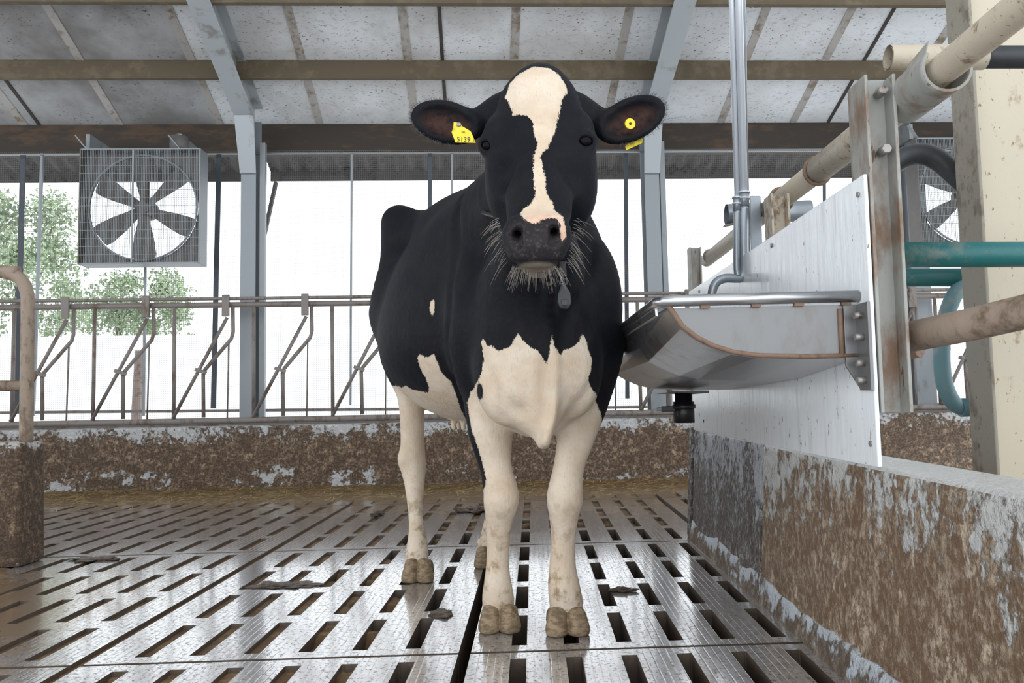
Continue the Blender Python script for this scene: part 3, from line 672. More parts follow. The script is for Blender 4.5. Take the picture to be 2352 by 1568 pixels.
obj('valve_collar', MB().tube([(.535, 2.82, .705), (.535, 2.82, .69)], .042, 18), M['black'], dr)
# supply tubes, up to the roof
def riser(x0, y0, x1, y):
    a, b = W(x0, y0, y), W(x1, -40, y); k = (roofz(y)-.02-a[2])/(b[2]-a[2]); return [a, a+(b-a)*k]
sp = thing('supply_pipe', (.74, 2.85, .95), 'bundle of grey supply tubes coming down from the roof into the trough', 'pipe')
YS = 2.86
obj('riser_tube', MB().tube(riser(1709, 470, 1696, YS), .0145, 14), M['clear'], sp)
obj('riser_tube', MB().tube(riser(1694, 470, 1679, YS+.01), .0105, 14), M['clear'], sp)
obj('riser_tube', MB().tube(riser(1717, 600, 1706, YS+.03), .010, 12), M['greypipe'], sp)
obj('lower_tube', MB().tube(arc([W(1709, 470, YS), W(1709, 560, YS), W(1709, 620, YS), W(1703, 637, YS), W(1690, 639, YS), W(1665, 639, YS), W(1646, 648, YS), W(1636, 668, YS), W(1633, 700, YS)]), .0165, 14), M['greypipe'], sp)
obj('lower_tube', MB().tube(arc([W(1693, 480, YS), W(1692, 560, YS), W(1692, 615, YS), W(1695, 634, YS-.004)]), .0125, 12), M['greypipe'], sp)
for x, y0, y1, r in ((1709, 440, 474, .019), (1692, 452, 484, .0145)):
    obj('coupling', MB().tube([W(x, y0, YS), W(x, y1, YS)], r, 16), M['greypipe'], sp)
    for yy in (y0, y0+14): obj('coupling_ring', MB().tube([W(x, yy, YS), W(x, yy+4, YS)], r+.003, 16), M['clear'], sp)
tag(obj('pipe_bracket', MB().hexa([W(1724, 590, 2.93), W(1751, 560, 2.93), W(1751, 560, 2.96), W(1724, 590, 2.96), W(1722, 450, 2.93), W(1747, 450, 2.93), W(1747, 450, 2.96), W(1722, 450, 2.96)]), M['greypipe'], None, .003), 'flat grey steel plate holding the supply tubes beside the rail pipe', 'bracket')
ct = thing('cross_tube', (.8, 3.1, 1.4), 'short open grey tube crossing behind the supply tubes', 'pipe')
a_, b_ = W(1668, 493, 3.12), W(1860, 484, 3.12); mb = MB()
mb.loft([[p0+np.array([0, r*math.cos(a), r*math.sin(a)]) for a in an] for p0, r in ((a_, .042), (b_, .042), (b_, .036), (a_, .036))], True, False)
obj('tube', mb, M['greypipe'], ct); obj('hook', MB().bar(W(1663, 519, 3.10), W(1690, 513, 3.10), .03, .006), M['rusty'], ct)
# bent pipe on the left block
lp = thing('corner_pipe', (-2.42, 3.70, .548), 'muddy bent pipe rail standing on the caked block at left', 'pipe')
obj('bent_pipe', MB().tube(arc([W(60, 1016, 3.70), W(62, 850, 3.70), W(64, 720, 3.70), W(62, 672, 3.70), W(46, 640, 3.70), W(15, 627, 3.70), W(-40, 623, 3.70), W(-900, 610, 3.70)]), .030, 18), M['muddypipe'], lp)
obj('cross_pipe', MB().tube([W(62, 886, 3.70), W(-900, 882, 3.70)], .026, 16), M['muddypipe'], lp)

# ------------------------------------------------------------------ manure: strip along the curb, patch round the block, clumps
def stripz(x, y):
    v = y; f = min(1, max(0, (v-5.75-.12*nz(x, y, 2.3))/.35))
    return -.03+f*(.045+.05*max(0, v-6.2))+.012*nz(x, y, 9)*f+.006*nz(x, y, 30)*f
tag(obj('manure_strip', hfield(-5.0, 3.2, 5.55, 6.652, 240, 50, stripz), M['manure'], None, 0, True, fixn=False), 'long strip of strawy brown manure along the foot of the back curb', 'manure', kind='stuff')
rs = random.Random(11); mb = MB()
for i in range(2600):
    x, y = rs.uniform(-4.6, 3.0), 6.62-abs(rs.gauss(0, .38)); a = rs.uniform(0, 3.14); L = rs.uniform(.012, .04); w = rs.uniform(.0015, .003)
    if y < 5.7: continue
    z = max(stripz(x, y), .0)+.004; d = np.array((math.cos(a), math.sin(a), rs.uniform(-.15, .25))); n_ = np.array((-math.sin(a), math.cos(a), .2)); c_ = np.array((x, y, z))
    mb.add([c_-d*L-n_*w, c_+d*L-n_*w, c_+d*L+n_*w, c_-d*L+n_*w], [(0, 1, 2, 3)])
M['straw'] = dirty('straw', (.42, .31, .15), (.26, .18, .08), .5, 30, .7)
tag(obj('straw_bits', mb, M['straw'], None, 0, True, fixn=False), 'short bits of straw lying along the back curb', 'straw', kind='stuff')
def patchz(x, y):
    d = math.hypot((x+3.0)/1.05, (y-3.15)/.75); return -.03+.055*max(0, min(1, (1.05-d+.22*nz(x, y, 3.1)+.1*nz(x, y, 9))*2))+.006*nz(x, y, 24)
tag(obj('mud_patch', hfield(-4.4, -1.5, 2.0, 3.598, 140, 90, patchz), M['sock'], fixn=False), 'brown mud spread on the floor around the caked block', 'mud', kind='stuff')
def clump(px, py, rx, ry, rz, seed, label):
    c = G(px, py); mb = MB(); mb.sphere((0, 0, 0), (rx, ry, rz), 40, 24); vs = []
    for a in mb.v: n_ = 1+.7*nz(a[0]+seed, a[1], 22, seed)+.5*nz(a[0], a[1]+a[2]*2+seed, 55, seed)+.25*nz(a[0]+a[2], a[1]+seed, 130, seed); vs.append((c[0]+a[0]*n_, c[1]+a[1]*n_, max(.0005, rz*(.45+.25*nz(a[0]+seed, a[1], 35, 9))+a[2]*n_*.8)))
    mb.v = vs; tag(obj('manure_clump', mb, M['clump']), label, 'manure', 'manure clumps on the slats')
clump(1436, 1358, .045, .026, .016, 1, 'dark manure clump between slots right of the cow\'s front hooves')
clump(868, 1184, .045, .03, .022, 2, 'small round manure clump far behind, left of the hind leg')
clump(1085, 1175, .11, .06, .022, 3, 'flat manure clump behind the cow\'s legs near the curb')
clump(650, 1345, .13, .06, .006, 4, 'thin smeared manure clump left of the hind hoof')
clump(225, 1285, .10, .05, .010, 5, 'manure clump on the slats near the caked block')
clump(1015, 1410, .035, .05, .008, 6, 'small wet manure clump beside a slot left of the front hoof')
# ------------------------------------------------------------------ the cow: one continuous surface from a smooth distance field
class Field:
    def __init__(s, xs, ys, zs):
        s.ax = [np.asarray(a, np.float32) for a in (xs, ys, zs)]
        s.D = np.full([len(a) for a in s.ax], 1.0, np.float32)
    def sub(s, lo, hi):
        sl = []
        for a, l, h in zip(s.ax, lo, hi):
            i = int(np.searchsorted(a, l)); j = int(np.searchsorted(a, h)); sl.append(slice(i, j))
        X = np.meshgrid(*[a[q] for a, q in zip(s.ax, sl)], indexing='ij', sparse=True)
        return tuple(sl), X
    def put(s, lo, hi, fn, k, op='u'):
        m = k+0.03
        sl, X = s.sub(np.array(lo)-m, np.array(hi)+m)
        if min(q.stop-q.start for q in sl) <= 0: return
        d = fn(*X).astype(np.float32); D = s.D[sl]
        if op == 'u':
            h = np.clip(k-np.abs(D-d), 0, None)/max(k, 1e-6); s.D[sl] = np.minimum(D, d)-h*h*k*.25
        elif op == 's':
            d = -d; h = np.clip(k-np.abs(D-d), 0, None)/max(k, 1e-6); s.D[sl] = np.maximum(D, d)+h*h*k*.25
    def ell(s, c, r, R=None, k=.05, op='u'):
        c = np.array(c); r = np.array(r, float); R = np.eye(3) if R is None else np.asarray(R)   # columns of R: own axes in world
        ext = np.sqrt(((R*r)**2).sum(1))
        def fn(x, y, z):
            p = [x-c[0], y-c[1], z-c[2]]
            q = [R[0,i]*p[0]+R[1,i]*p[1]+R[2,i]*p[2] for i in range(3)]
            k0 = np.sqrt(sum((q[i]/r[i])**2 for i in range(3))); k1 = np.sqrt(sum((q[i]/r[i]**2)**2 for i in range(3)))
            return k0*(k0-1)/np.maximum(k1, 1e-6)
        s.put(c-ext, c+ext, fn, k, op)
    def chain(s, pts, rad, k=.04, flat=None, op='u', sub=5):
        P = np.array(pts, float); r = np.array(rad, float); n = len(P)
        if n > 2:                                    # Catmull-Rom
            Pe = np.vstack([2*P[0]-P[1], P, 2*P[-1]-P[-2]]); re = np.r_[r[0], r, r[-1]]
            t = np.linspace(0, n-1, (n-1)*sub+1); Q = []; q = []
            for u in t:
                i = min(int(u), n-2); f = u-i
                w = np.array([-.5*f+f*f-.5*f**3, 1-2.5*f*f+1.5*f**3, .5*f+2*f*f-1.5*f**3, -.5*f*f+.5*f**3])
                Q.append(w@Pe[i:i+4]); q.append(w@re[i:i+4])
            P, r = np.array(Q), np.array(q)
        ax, fl = (None, 1.0) if flat is None else flat   # flat = (unit axis, factor>1 widens the section along the axis)
        ex = r.max()*max(fl, 1.0)
        def fn(x, y, z):
            out = None
            for i in range(len(P)-1):
                a, b = P[i], P[i+1]; ab = b-a; L = ab@ab+1e-12
                t = np.clip(((x-a[0])*ab[0]+(y-a[1])*ab[1]+(z-a[2])*ab[2])/L, 0, 1)
                px, py, pz = x-a[0]-t*ab[0], y-a[1]-t*ab[1], z-a[2]-t*ab[2]
                l2 = px*px+py*py+pz*pz
                if ax is not None:
                    w = px*ax[0]+py*ax[1]+pz*ax[2]; l2 = l2-w*w*(1-1/fl**2)
                d = np.sqrt(l2)-(r[i]+t*(r[i+1]-r[i]))
                out = d if out is None else np.minimum(out, d)
            return out
        s.put(P.min(0)-ex, P.max(0)+ex, fn, k, op)
    def surf(s, px, py, Y0=1.72, Y1=3.4):            # first point of the surface along a sight line
        for Y in np.arange(Y0, Y1, .004):
            p = W(px, py, Y); i = [int(np.searchsorted(a, v)) for a, v in zip(s.ax, p)]
            if all(0 <= q < len(a) for q, a in zip(i, s.ax)) and s.D[tuple(i)] < 0: return p
        return W(px, py, 2.5)
    def crease(s, pts, r=.010, k=.03):
        s.chain([s.surf(*p)-np.array([0, r*.35, 0]) for p in pts], [r*.4]+[r]*(len(pts)-2)+[r*.4], k, op='s')
    def cut_below(s, z0):
        s.D = np.maximum(s.D, (z0-s.ax[2])[None, None, :])
    def mesh(s, smooth=2):                           # surface nets
        D = s.D; I = D < 0
        nx, ny, nz = D.shape
        cnt = np.zeros((nx-1, ny-1, nz-1), np.int8)
        cor = [(a, b, c) for a in (0, 1) for b in (0, 1) for c in (0, 1)]
        for a, b, c in cor: cnt += I[a:nx-1+a, b:ny-1+b, c:nz-1+c]
        idx = np.argwhere((cnt > 0) & (cnt < 8)); del cnt
        ids = np.full((nx-1, ny-1, nz-1), -1, np.int32); ids[tuple(idx.T)] = np.arange(len(idx))
        acc = np.zeros((len(idx), 3)); num = np.zeros(len(idx))
        for a in cor:
            for ax in range(3):
                if a[ax]: continue
                b = list(a); b[ax] = 1
                va = D[idx[:,0]+a[0], idx[:,1]+a[1], idx[:,2]+a[2]]; vb = D[idx[:,0]+b[0], idx[:,1]+b[1], idx[:,2]+b[2]]
                m = (va < 0) != (vb < 0); t = np.where(m, va/np.where(m, va-vb, 1), 0)
                p = np.stack([s.ax[q][idx[:,q]+a[q]] for q in range(3)], 1).astype(float); pb = np.stack([s.ax[q][idx[:,q]+b[q]] for q in range(3)], 1)
                acc += np.where(m[:,None], p+(pb-p)*t[:,None], 0); num += m
        V = acc/num[:,None]; Fs = []
        for ax in range(3):
            o1, o2 = (ax+1) % 3, (ax+2) % 3
            A = np.take(I, range(0, D.shape[ax]-1), ax); Bq = np.take(I, range(1, D.shape[ax]), ax)
            e = np.argwhere(A != Bq); ok = (e[:,o1] > 0) & (e[:,o2] > 0) & (e[:,o1] < D.shape[o1]-1) & (e[:,o2] < D.shape[o2]-1); e = e[ok]
            ins = A[tuple(e.T)]; q = []
            for d1, d2 in ((0,0),(-1,0),(-1,-1),(0,-1)):
                f = e.copy(); f[:,o1] += d1; f[:,o2] += d2; q.append(ids[tuple(f.T)])
            q = np.stack(q, 1); q[~ins] = q[~ins][:, ::-1]; Fs.append(q)
        Fq = np.vstack(Fs)
        E = np.vstack([Fq[:,[0,1]], Fq[:,[1,2]], Fq[:,[2,3]], Fq[:,[3,0]]])
        for _ in range(smooth):
            a = np.zeros_like(V); n = np.zeros(len(V))
            for c in range(3): a[:,c] = np.bincount(E[:,0], V[E[:,1],c], len(V))+np.bincount(E[:,1], V[E[:,0],c], len(V))
            n = np.bincount(E[:,0], minlength=len(V))+np.bincount(E[:,1], minlength=len(V)); V = V*.5+.5*a/n[:,None]
        return V, Fq

def axis(lo, hi, parts):                             # graded axis: (start, end, step) fine ranges inside a coarse one
    out = []; x = lo
    while x < hi:
        st = next((p[2] for p in parts if p[0] <= x < p[1]), STEP); out.append(x); x += st
    return out
STEP = .0095; FINE = .0052
CT = np.array([.02, 2.45]); CD = np.array([-.33, .944]); CL = np.array([.944, .33])
def TR(t, lat, z):
    q = CT+CD*t+CL*lat; return np.array([q[0], q[1], z])
TRR = np.array([[CL[0], CD[0], 0], [CL[1], CD[1], 0], [0, 0, 1.0]])   # columns: lateral, along, up
def rotm(ax, deg):
    return np.array(Matrix.Rotation(math.radians(deg), 3, ax))
HR = rotm('Z', 4) @ rotm('X', 28)                    # head: own y runs forward... columns lateral / depth / up along the face

fld = Field(axis(-.86, .42, [(-.36, .36, FINE)]), axis(1.68, 4.15, [(1.68, 2.2, FINE)]), axis(.02, 1.72, [(1.02, 1.72, FINE)]))
E_, C_ = fld.ell, fld.chain
# trunk
E_(TR(.68, 0, .99), (.40, .52, .345), TRR, .08)
E_(TR(.68, 0, 1.17), (.33, .60, .33), TRR, .10)
E_(TR(.98, 0, 1.02), (.33, .36, .30), TRR, .10)
C_([TR(.26, 0, 1.49), TR(.6, 0, 1.49), TR(1.0, 0, 1.52), TR(1.35, 0, 1.47)], (.06, .06, .06, .06), .12)
E_(TR(1.2, 0, 1.33), (.25, .30, .20), TRR, .10)
E_(TR(.82, 0, 1.44), (.22, .34, .12), TRR, .10)
E_(TR(1.02, 0, 1.44), (.27, .20, .12), TRR, .08)
for sg in (-1, 1):
    C_([TR(1.02, sg*.262, 1.50), TR(.96, sg*.27, 1.32), TR(.88, sg*.28, 1.10)], (.078, .085, .13), .07)
    E_(TR(1.38, sg*.12, 1.42), (.05, .06, .05), TRR, .08)
    E_(TR(1.15, sg*.18, 1.10), (.13, .25, .34), TRR, .10)
# hind legs
C_([TR(1.1, -.2, .98), W(945, 900, 3.40), W(947, 985, 3.42), W(949, 1065, 3.44), W(952, 1110, 3.41), W(954, 1170, 3.37), W(957, 1215, 3.33), W(959, 1255, 3.31), W(957, 1290, 3.29)],
   (.14, .066, .052, .055, .044, .032, .034, .045, .05), .04)
C_([TR(1.15, .17, .98), W(1160, 920, 3.62), W(1152, 1000, 3.68), W(1146, 1075, 3.72), W(1140, 1115, 3.69), W(1132, 1165, 3.65), W(1128, 1200, 3.61), W(1124, 1240, 3.58), W(1122, 1272, 3.56)],
   (.14, .066, .052, .054, .044, .032, .034, .044, .05), .04)
E_(W(926, 1055, 3.42), (.02, .03, .035), None, .03)
for px, py, Y in ((1102, 1247, 3.62), (942, 1262, 3.38), (972, 1262, 3.38)): E_(W(px, py, Y), (.014, .016, .024), None, .012)
# udder and teats
E_(TR(.95, 0, .80), (.16, .22, .16), TRR, .06)
for px, Y in ((1042, 3.05), (1054, 3.12), (1064, 3.02), (1058, 3.25)):
    p = W(px, 950, Y); C_([p, p+np.array([0, 0, -.055])], (.014, .011), .015)
# chest, neck
E_((.01, 2.52, .93), (.20, .26, .32), None, .06)
C_([TR(.42, 0, 1.30), W(1232, 440, 2.42), W(1238, 300, 2.13)], (.21, .165, .095), .10)
C_([W(1222, 800, 2.62), W(1230, 640, 2.38), W(1236, 470, 2.12)], (.20, .15, .085), .08)
# shoulders
for px, py, sg in ((1150, 690, -1), (1318, 680, 1)):
    E_(W(px, py, 2.66), (.135, .22, .37), rotm('Y', -5*sg) @ rotm('X', -12), .03)
E_(W(1362, 690, 2.55), (.09, .12, .19), None, .06)
E_(W(1092, 740, 2.58), (.10, .14, .22), None, .06)
# forelegs
C_([W(1112, 800, 2.64), W(1124, 900, 2.61), W(1127, 990, 2.58), W(1137, 1065, 2.57), W(1150, 1125, 2.555), W(1151, 1150, 2.55), W(1147, 1190, 2.565), W(1145, 1235, 2.575), W(1143, 1295, 2.585), W(1143, 1340, 2.58), W(1144, 1372, 2.588), W(1145, 1398, 2.605)],
   (.12, .092, .073, .053, .056, .057, .045, .038, .0375, .045, .052, .051), .035)
C_([W(1352, 790, 2.62), W(1340, 900, 2.59), W(1326, 990, 2.56), W(1307, 1070, 2.545), W(1299, 1125, 2.53), W(1297, 1150, 2.525), W(1295, 1190, 2.535), W(1294, 1240, 2.545), W(1292, 1300, 2.55), W(1295, 1345, 2.545), W(1300, 1380, 2.555), W(1303, 1406, 2.57)],
   (.12, .092, .064, .050, .056, .057, .046, .039, .043, .051, .054, .052), .035)
# brisket and dewlap
E_(W(1160, 860, 2.42), (.095, .11, .15), None, .05)
E_(W(1318, 850, 2.42), (.085, .11, .14), None, .05)
E_(W(1165, 900, 2.38), (.06, .07, .09), None, .04)
C_([W(1232, 860, 2.42), W(1238, 950, 2.38), W(1247, 1018, 2.35)], (.10, .062, .018), .05, flat=((0, 1, 0), 1.5))
C_([W(1262, 640, 2.16), W(1266, 760, 2.30), W(1270, 860, 2.30), W(1268, 950, 2.30), W(1252, 1015, 2.31)], (.022, .016, .014, .016, .016), .022, flat=((0, 1, 0), 2.2))
C_([W(1205, 690, 2.32), W(1232, 760, 2.33), W(1248, 830, 2.34)], (.012, .014, .01), .03)
C_([W(1330, 690, 2.34), W(1300, 760, 2.34), W(1288, 830, 2.34)], (.012, .014, .01), .03)
# ---- head
E_(W(1238, 262, 2.07), (.113, .105, .122), HR, .04)
E_(W(1240, 196, 2.09), (.056, .070, .055), HR, .045)
C_([W(1238, 300, 2.06), W(1239, 400, 1.985), W(1238, 485, 1.915)], (.086, .074, .064), .04, flat=((1, 0, 0), 1.27))
for ex, by, sg in ((1142, 303, -1), (1333, 296, 1)):
    E_(W(ex, by, 2.035), (.034, .045, .040), HR, .03)              # brow
for ex, ey, Y in ((1150, 405, 2.06), (1334, 400, 2.06)): E_(W(ex, ey, Y), (.042, .085, .10), HR, .05)
for ex, ey, Y in ((1172, 470, 2.05), (1322, 468, 2.05)): E_(W(ex, ey, Y), (.040, .06, .07), HR, .05)
C_([W(1236, 500, 2.08), W(1236, 560, 1.98), W(1235, 596, 1.895)], (.085, .062, .046), .04)          # lower jaw
E_(W(1233, 540, 1.865), (.082, .075, .058), HR, .035)              # muzzle
E_(W(1231, 560, 1.83), (.066, .055, .045), HR, .03)
E_(W(1190, 540, 1.835), (.034, .04, .042), HR, .02); E_(W(1276, 534, 1.835), (.034, .04, .042), HR, .02)
E_(W(1232, 586, 1.84), (.064, .05, .026), HR, .02)                 # upper lip
fld.chain([W(1160, 600, 1.88), W(1200, 606, 1.81), W(1232, 608, 1.795), W(1266, 606, 1.81), W(1304, 597, 1.88)], (.004,)*5, .01, op='s')
E_(W(1234, 610, 1.875), (.046, .040, .013), HR, .012)              # chin
for c in ((1187, 545), (1274, 540)):                               # nostrils
    sg = -1 if c[0] < 1230 else 1
    fld.chain([W(c[0]-sg*3, c[1]-16, 1.795), W(c[0]+sg*3, c[1]+2, 1.79), W(c[0]-sg*5, c[1]+15, 1.79)], (.011, .0155, .011), .008, op='s')
    fld.chain([W(c[0], c[1]-4, 1.80), W(c[0]-sg*6, c[1]-14, 1.86)], (.011, .008), .008, op='s')
EYES = ((1124, 334, 2.035, -1), (1343, 325, 2.005, 1))
for ex, ey, Y, sg in EYES:
    E_(W(ex, ey, Y), (.033, .030, .028), HR, .02)
    E_(W(ex+sg*2, ey+2, Y-.012), (.023, .026, .0165), HR, .008, 's')
    fld.chain([W(ex-22, ey-6, Y-.020), W(ex-8, ey-20, Y-.026), W(ex+8, ey-20, Y-.026), W(ex+22, ey-6, Y-.020)], (.004, .0065, .0065, .004), .010)   # lids
    fld.chain([W(ex-20, ey+8, Y-.020), W(ex, ey+20, Y-.024), W(ex+20, ey+8, Y-.020)], (.004, .005, .004), .012)
    E_(W(ex-sg*30, ey+52, Y-.085), (.022, .022, .04), HR, .05, 's')  # hollow below the eye
# ears
EAR = []
for cx_, cy_, tilt, sg in ((1026, 281, 13, -1), (1448, 275, -21, 1)):
    R = rotm('Y', tilt) @ rotm('Z', sg*-8)
    c = W(cx_, cy_, 2.11)
    E_(c, (.100, .030, .060), R, .02)
    C_([W(1238+sg*70, 262, 2.16), W(1238+sg*125, 279, 2.155), W(1238+sg*162, 286, 2.125)], (.066, .046, .036), .016)
    f = R @ np.array([sg*.004, -.040, -.004])
    E_(c+f, (.090, .050, .050), R, .012, 's')
    EAR.append((c, R))
for pts in ([(1056, 452), (1044, 540), (1034, 640), (1026, 720), (1022, 790), (1030, 845), (1048, 890)],
            [(1362, 560), (1350, 620), (1344, 690), (1352, 760)], [(1172, 640), (1196, 690), (1222, 740), (1240, 790)], [(1326, 690), (1302, 740), (1290, 800)],
            [(1112, 830), (1122, 880), (1132, 930), (1150, 965)], [(1362, 880), (1342, 920), (1312, 955), (1288, 985)], [(1172, 930), (1186, 945), (1200, 940)], [(1258, 800), (1254, 880), (1256, 960)]):
    fld.crease(pts, .011, .035)
fld.cut_below(.05)
CV, CF = fld.mesh(2); del fld

def pip(P, poly):                                    # signed distance to a polygon in 2-D, + inside
    poly = np.array(poly, float); n = len(poly); best = np.full(len(P), 9.0); ins = np.zeros(len(P), bool)
    for i in range(n):
        a, b = poly[i], poly[(i+1) % n]; e = b-a; w = P-a
        t = np.clip((w@e)/(e@e+1e-12), 0, 1); best = np.minimum(best, np.hypot(*(w-t[:,None]*e).T))
        c = (a[1] <= P[:,1]) != (b[1] <= P[:,1])
        ins ^= c & (P[:,0] < a[0]+(P[:,1]-a[1])/(b[1]-a[1]+1e-12)*e[0])
    return np.where(ins, best, -best)
def face2d(pts, Y):                                  # outline of a marking laid out on the front elevation (x, z)
    Ys = Y if hasattr(Y, '__len__') else [Y]*len(pts)
    return [W(a, b, q)[[0, 2]] for (a, b), q in zip(pts, Ys)]
N = len(CV); patch = np.full(N, -.2); P2 = CV[:, [0, 2]]
hy = lambda y: np.interp(y, (150, 250, 320, 400, 480, 540), (2.06, 1.965, 1.94, 1.895, 1.845, 1.80))
BLAZE = [(1160,221),(1172,196),(1192,180),(1212,173),(1225,166),(1240,170),(1262,171),(1283,183),(1297,200),(1303,214),(1292,228),(1287,246),(1282,268),(1277,290),(1272,310),(1266,327),(1256,342),(1247,350),(1243,362),(1246,385),(1250,400),(1253,425),(1257,446),(1268,462),(1273,480),(1285,487),(1294,500),(1298,520),(1301,545),(1293,556),
         (1286,540),(1285,518),(1278,507),(1262,505),(1246,508),(1238,516),(1231,520),(1215,513),(1204,508),(1196,498),(1194,488),(1203,480),(1215,472),(1226,458),(1229,440),(1226,420),(1225,400),(1226,380),(1226,360),(1231,342),(1236,328),(1228,312),(1226,295),(1226,282),(1218,272),(1208,264),(1190,258),(1178,260),(1174,245),(1168,232)]
head = CV[:,1] < 2.14
def rec(sd, mask): patch[mask] = np.maximum(patch[mask], sd)
m = head & (CV[:,2] > 1.03); rec(pip(P2[m], face2d(BLAZE, [hy(q[1]) for q in BLAZE])), m)
CHEST = [(1105,783),(1112,779),(1119,794),(1132,796),(1146,808),(1160,804),(1172,800),(1182,782),(1191,771),(1203,785),(1215,800),(1232,808),(1246,822),(1256,842),(1260,810),(1266,772),(1272,800),(1280,806),(1285,820),(1292,805),(1312,800),(1326,790),(1337,769),(1345,780),(1350,805),(1358,826),(1356,850),(1349,872),(1357,888),(1364,910),(1372,930),(1380,945),(1395,1000),(1395,1500),(1080,1500),(1098,1140),(1111,1123),(1116,1104),(1104,1054),(1098,1034),(1091,1016),(1081,986),(1073,945),(1070,925),(1080,900),(1094,880),(1108,850),(1113,820)]
fore = (CV[:,1] >= 2.0) & (CV[:,1] < 2.74) & (CV[:,2] < 1.1)
ch = pip(P2[fore], face2d(CHEST, [2.35 if q[1] < 900 else 2.50 for q in CHEST]))
e1 = (P2[fore]-W(1109, 900, 2.5)[[0, 2]])/np.array([.012, .026]); ch = np.minimum(ch, (np.hypot(e1[:,0], e1[:,1])-1)*.016)
rec(ch, fore)
BELLY = [(970,826),(980,818),(992,828),(1012,819),(1020,838),(1026,858),(1046,878),(1054,905),(1060,940),(1075,1010),(860,1010),(895,884),(915,890),(928,884),(945,895),(965,898),(988,902),(992,890),(986,868),(978,850)]
mid = (CV[:,1] >= 2.45) & (CV[:,2] < 1.05) & (CV[:,2] > .45) & (CV[:,0] < -.2)
rec(pip(P2[mid], face2d(BELLY, 2.86)), mid)
hind = (CV[:,1] > 3.05); rec((.80-CV[:,2])[hind], hind)
under = (CV[:,2] < .62) & (CV[:,1] > 2.6); rec((.62-CV[:,2])[under]*.5, under)
fl = W(1006, 716, 2.8)
side = (CV[:,0] < -.2) & (CV[:,1] > 2.6); e1 = (P2[side]-fl[[0, 2]])/np.array([.010, .026]); rec((1-np.hypot(e1[:,0], e1[:,1]))*.012, side)
patch = np.clip(patch, -.06, .06)
PINK = [(1203,492),(1225,486),(1262,484),(1283,492),(1294,508),(1303,530),(1303,556),(1290,562),(1270,560),(1275,520),(1262,508),(1240,522),(1214,513),(1202,505)]
pink = np.zeros(N); m = head & (CV[:,2] < 1.3); pink[m] = np.clip(pip(P2[m], face2d(PINK, 1.80))/.012+.4, 0, 1)
nose = np.zeros(N); NOSE = [(1168,520),(1185,508),(1232,512),(1275,500),(1296,520),(1302,560),(1280,596),(1190,600),(1165,575)]
nose[m] = np.clip(pip(P2[m], face2d(NOSE, 1.80))/.02+.5, 0, 1)*(CV[m,1] < 1.88)
chin = np.zeros(N); CH2 = [(1180,607),(1285,605),(1290,640),(1175,640)]
chin[m] = np.clip(pip(P2[m], face2d(CH2, 1.82))/.006+.5, 0, 1)
ear = np.zeros(N)
for c, R in EAR:
    q = (CV-c) @ R; e = 1-np.hypot(q[:,0]/.080, (q[:,2]+.008)/.042)
    ear = np.maximum(ear, np.clip(e*2.2, 0, 1)*(q[:,1] < .02)*(np.abs(q[:,1]) < .06))

t = NT('cow_coat'); geo = t.coord(); 
jag = t.noise(t.coord((1, 1, .35)), 260, 3, .7); jag2 = t.noise(geo, 28, 3, .6)
sd = t.math('ADD', t.attr('patch'), t.math('ADD', t.math('MULTIPLY', t.math('SUBTRACT', jag, .5), .017), t.math('MULTIPLY', t.math('SUBTRACT', jag2, .5), .010)))
white = t.ramp(sd, -.0012, .0012)
tone = t.noise(geo, 9, 4, .6); fine = t.noise(t.coord((1, 1, .3)), 240, 2, .6)
blk = t.mix(t.ramp(tone, .35, .75), (.0056, .0064, .0095), (.0125, .0118, .0132))
blk = t.mix(t.ramp(fine, .62, .8), blk, (.020, .021, .025))
blk = t.mix(t.math('MULTIPLY', t.attr('ear'), t.ramp(t.noise(geo, 45, 3), .25, .6)), blk, (.055, .026, .020))
z = t.sep(geo)[2]
mud = t.math('MULTIPLY', t.ramp(t.noise(geo, 22, 5, .65), .48, .68), t.math('ADD', t.math('MULTIPLY', t.ramp(z, .55, .03), .85), .10))
wht = t.mix(t.ramp(tone, .3, .75), (.60, .475, .35), (.71, .615, .505))
wht = t.mix(t.ramp(fine, .55, .85), wht, (.47, .385, .295))
wht = t.mix(mud, wht, (.25, .165, .085))
pk = t.mix(t.ramp(t.noise(geo, 60, 3), .3, .7), (.62, .39, .28), (.70, .50, .38))
wht = t.mix(t.attr('pink'), wht, pk)
ns = t.mix(t.ramp(t.noise(geo, 110, 3), .5, .75), (.022, .019, .021), (.075, .055, .05))
blk = t.mix(t.attr('nose'), blk, ns); blk = t.mix(t.math('MULTIPLY', t.attr('chin'), .7), blk, (.26, .22, .17))
col = t.mix(white, blk, wht)
hairb = t.noise(t.coord((1.0, 1.0, .22)), 170, 3, .65)
t.bump(t.math('ADD', t.math('MULTIPLY', hairb, .6), t.noise(geo, 30, 4)), .55, .006)
COAT = t.fin(col, t.math('SUBTRACT', .62, t.math('MULTIPLY', t.attr('nose'), .25)), 0.0, .12)
t.b.inputs['Sheen Weight'].default_value = .02; t.b.inputs['Sheen Roughness'].default_value = .4
t.b.inputs['Sheen Tint'].default_value = (.75, .85, 1, 1)

co0 = np.array([CV[:,0].mean(), CV[:,1].mean(), 0.0])
me = mesh_np('cow', CV-co0, CF)
for nm, arr in (('patch', patch), ('pink', pink), ('nose', nose), ('chin', chin), ('ear', ear)):
    a = me.attributes.new(nm, 'FLOAT', 'POINT'); a.data.foreach_set('value', arr.astype(np.float32))
me.materials.append(COAT)
COW = bpy.data.objects.new('cow', me); COL.objects.link(COW); COW.location = Vector(co0)
tag(COW, 'black and white dairy cow standing on the slatted floor facing the camera', 'cow')
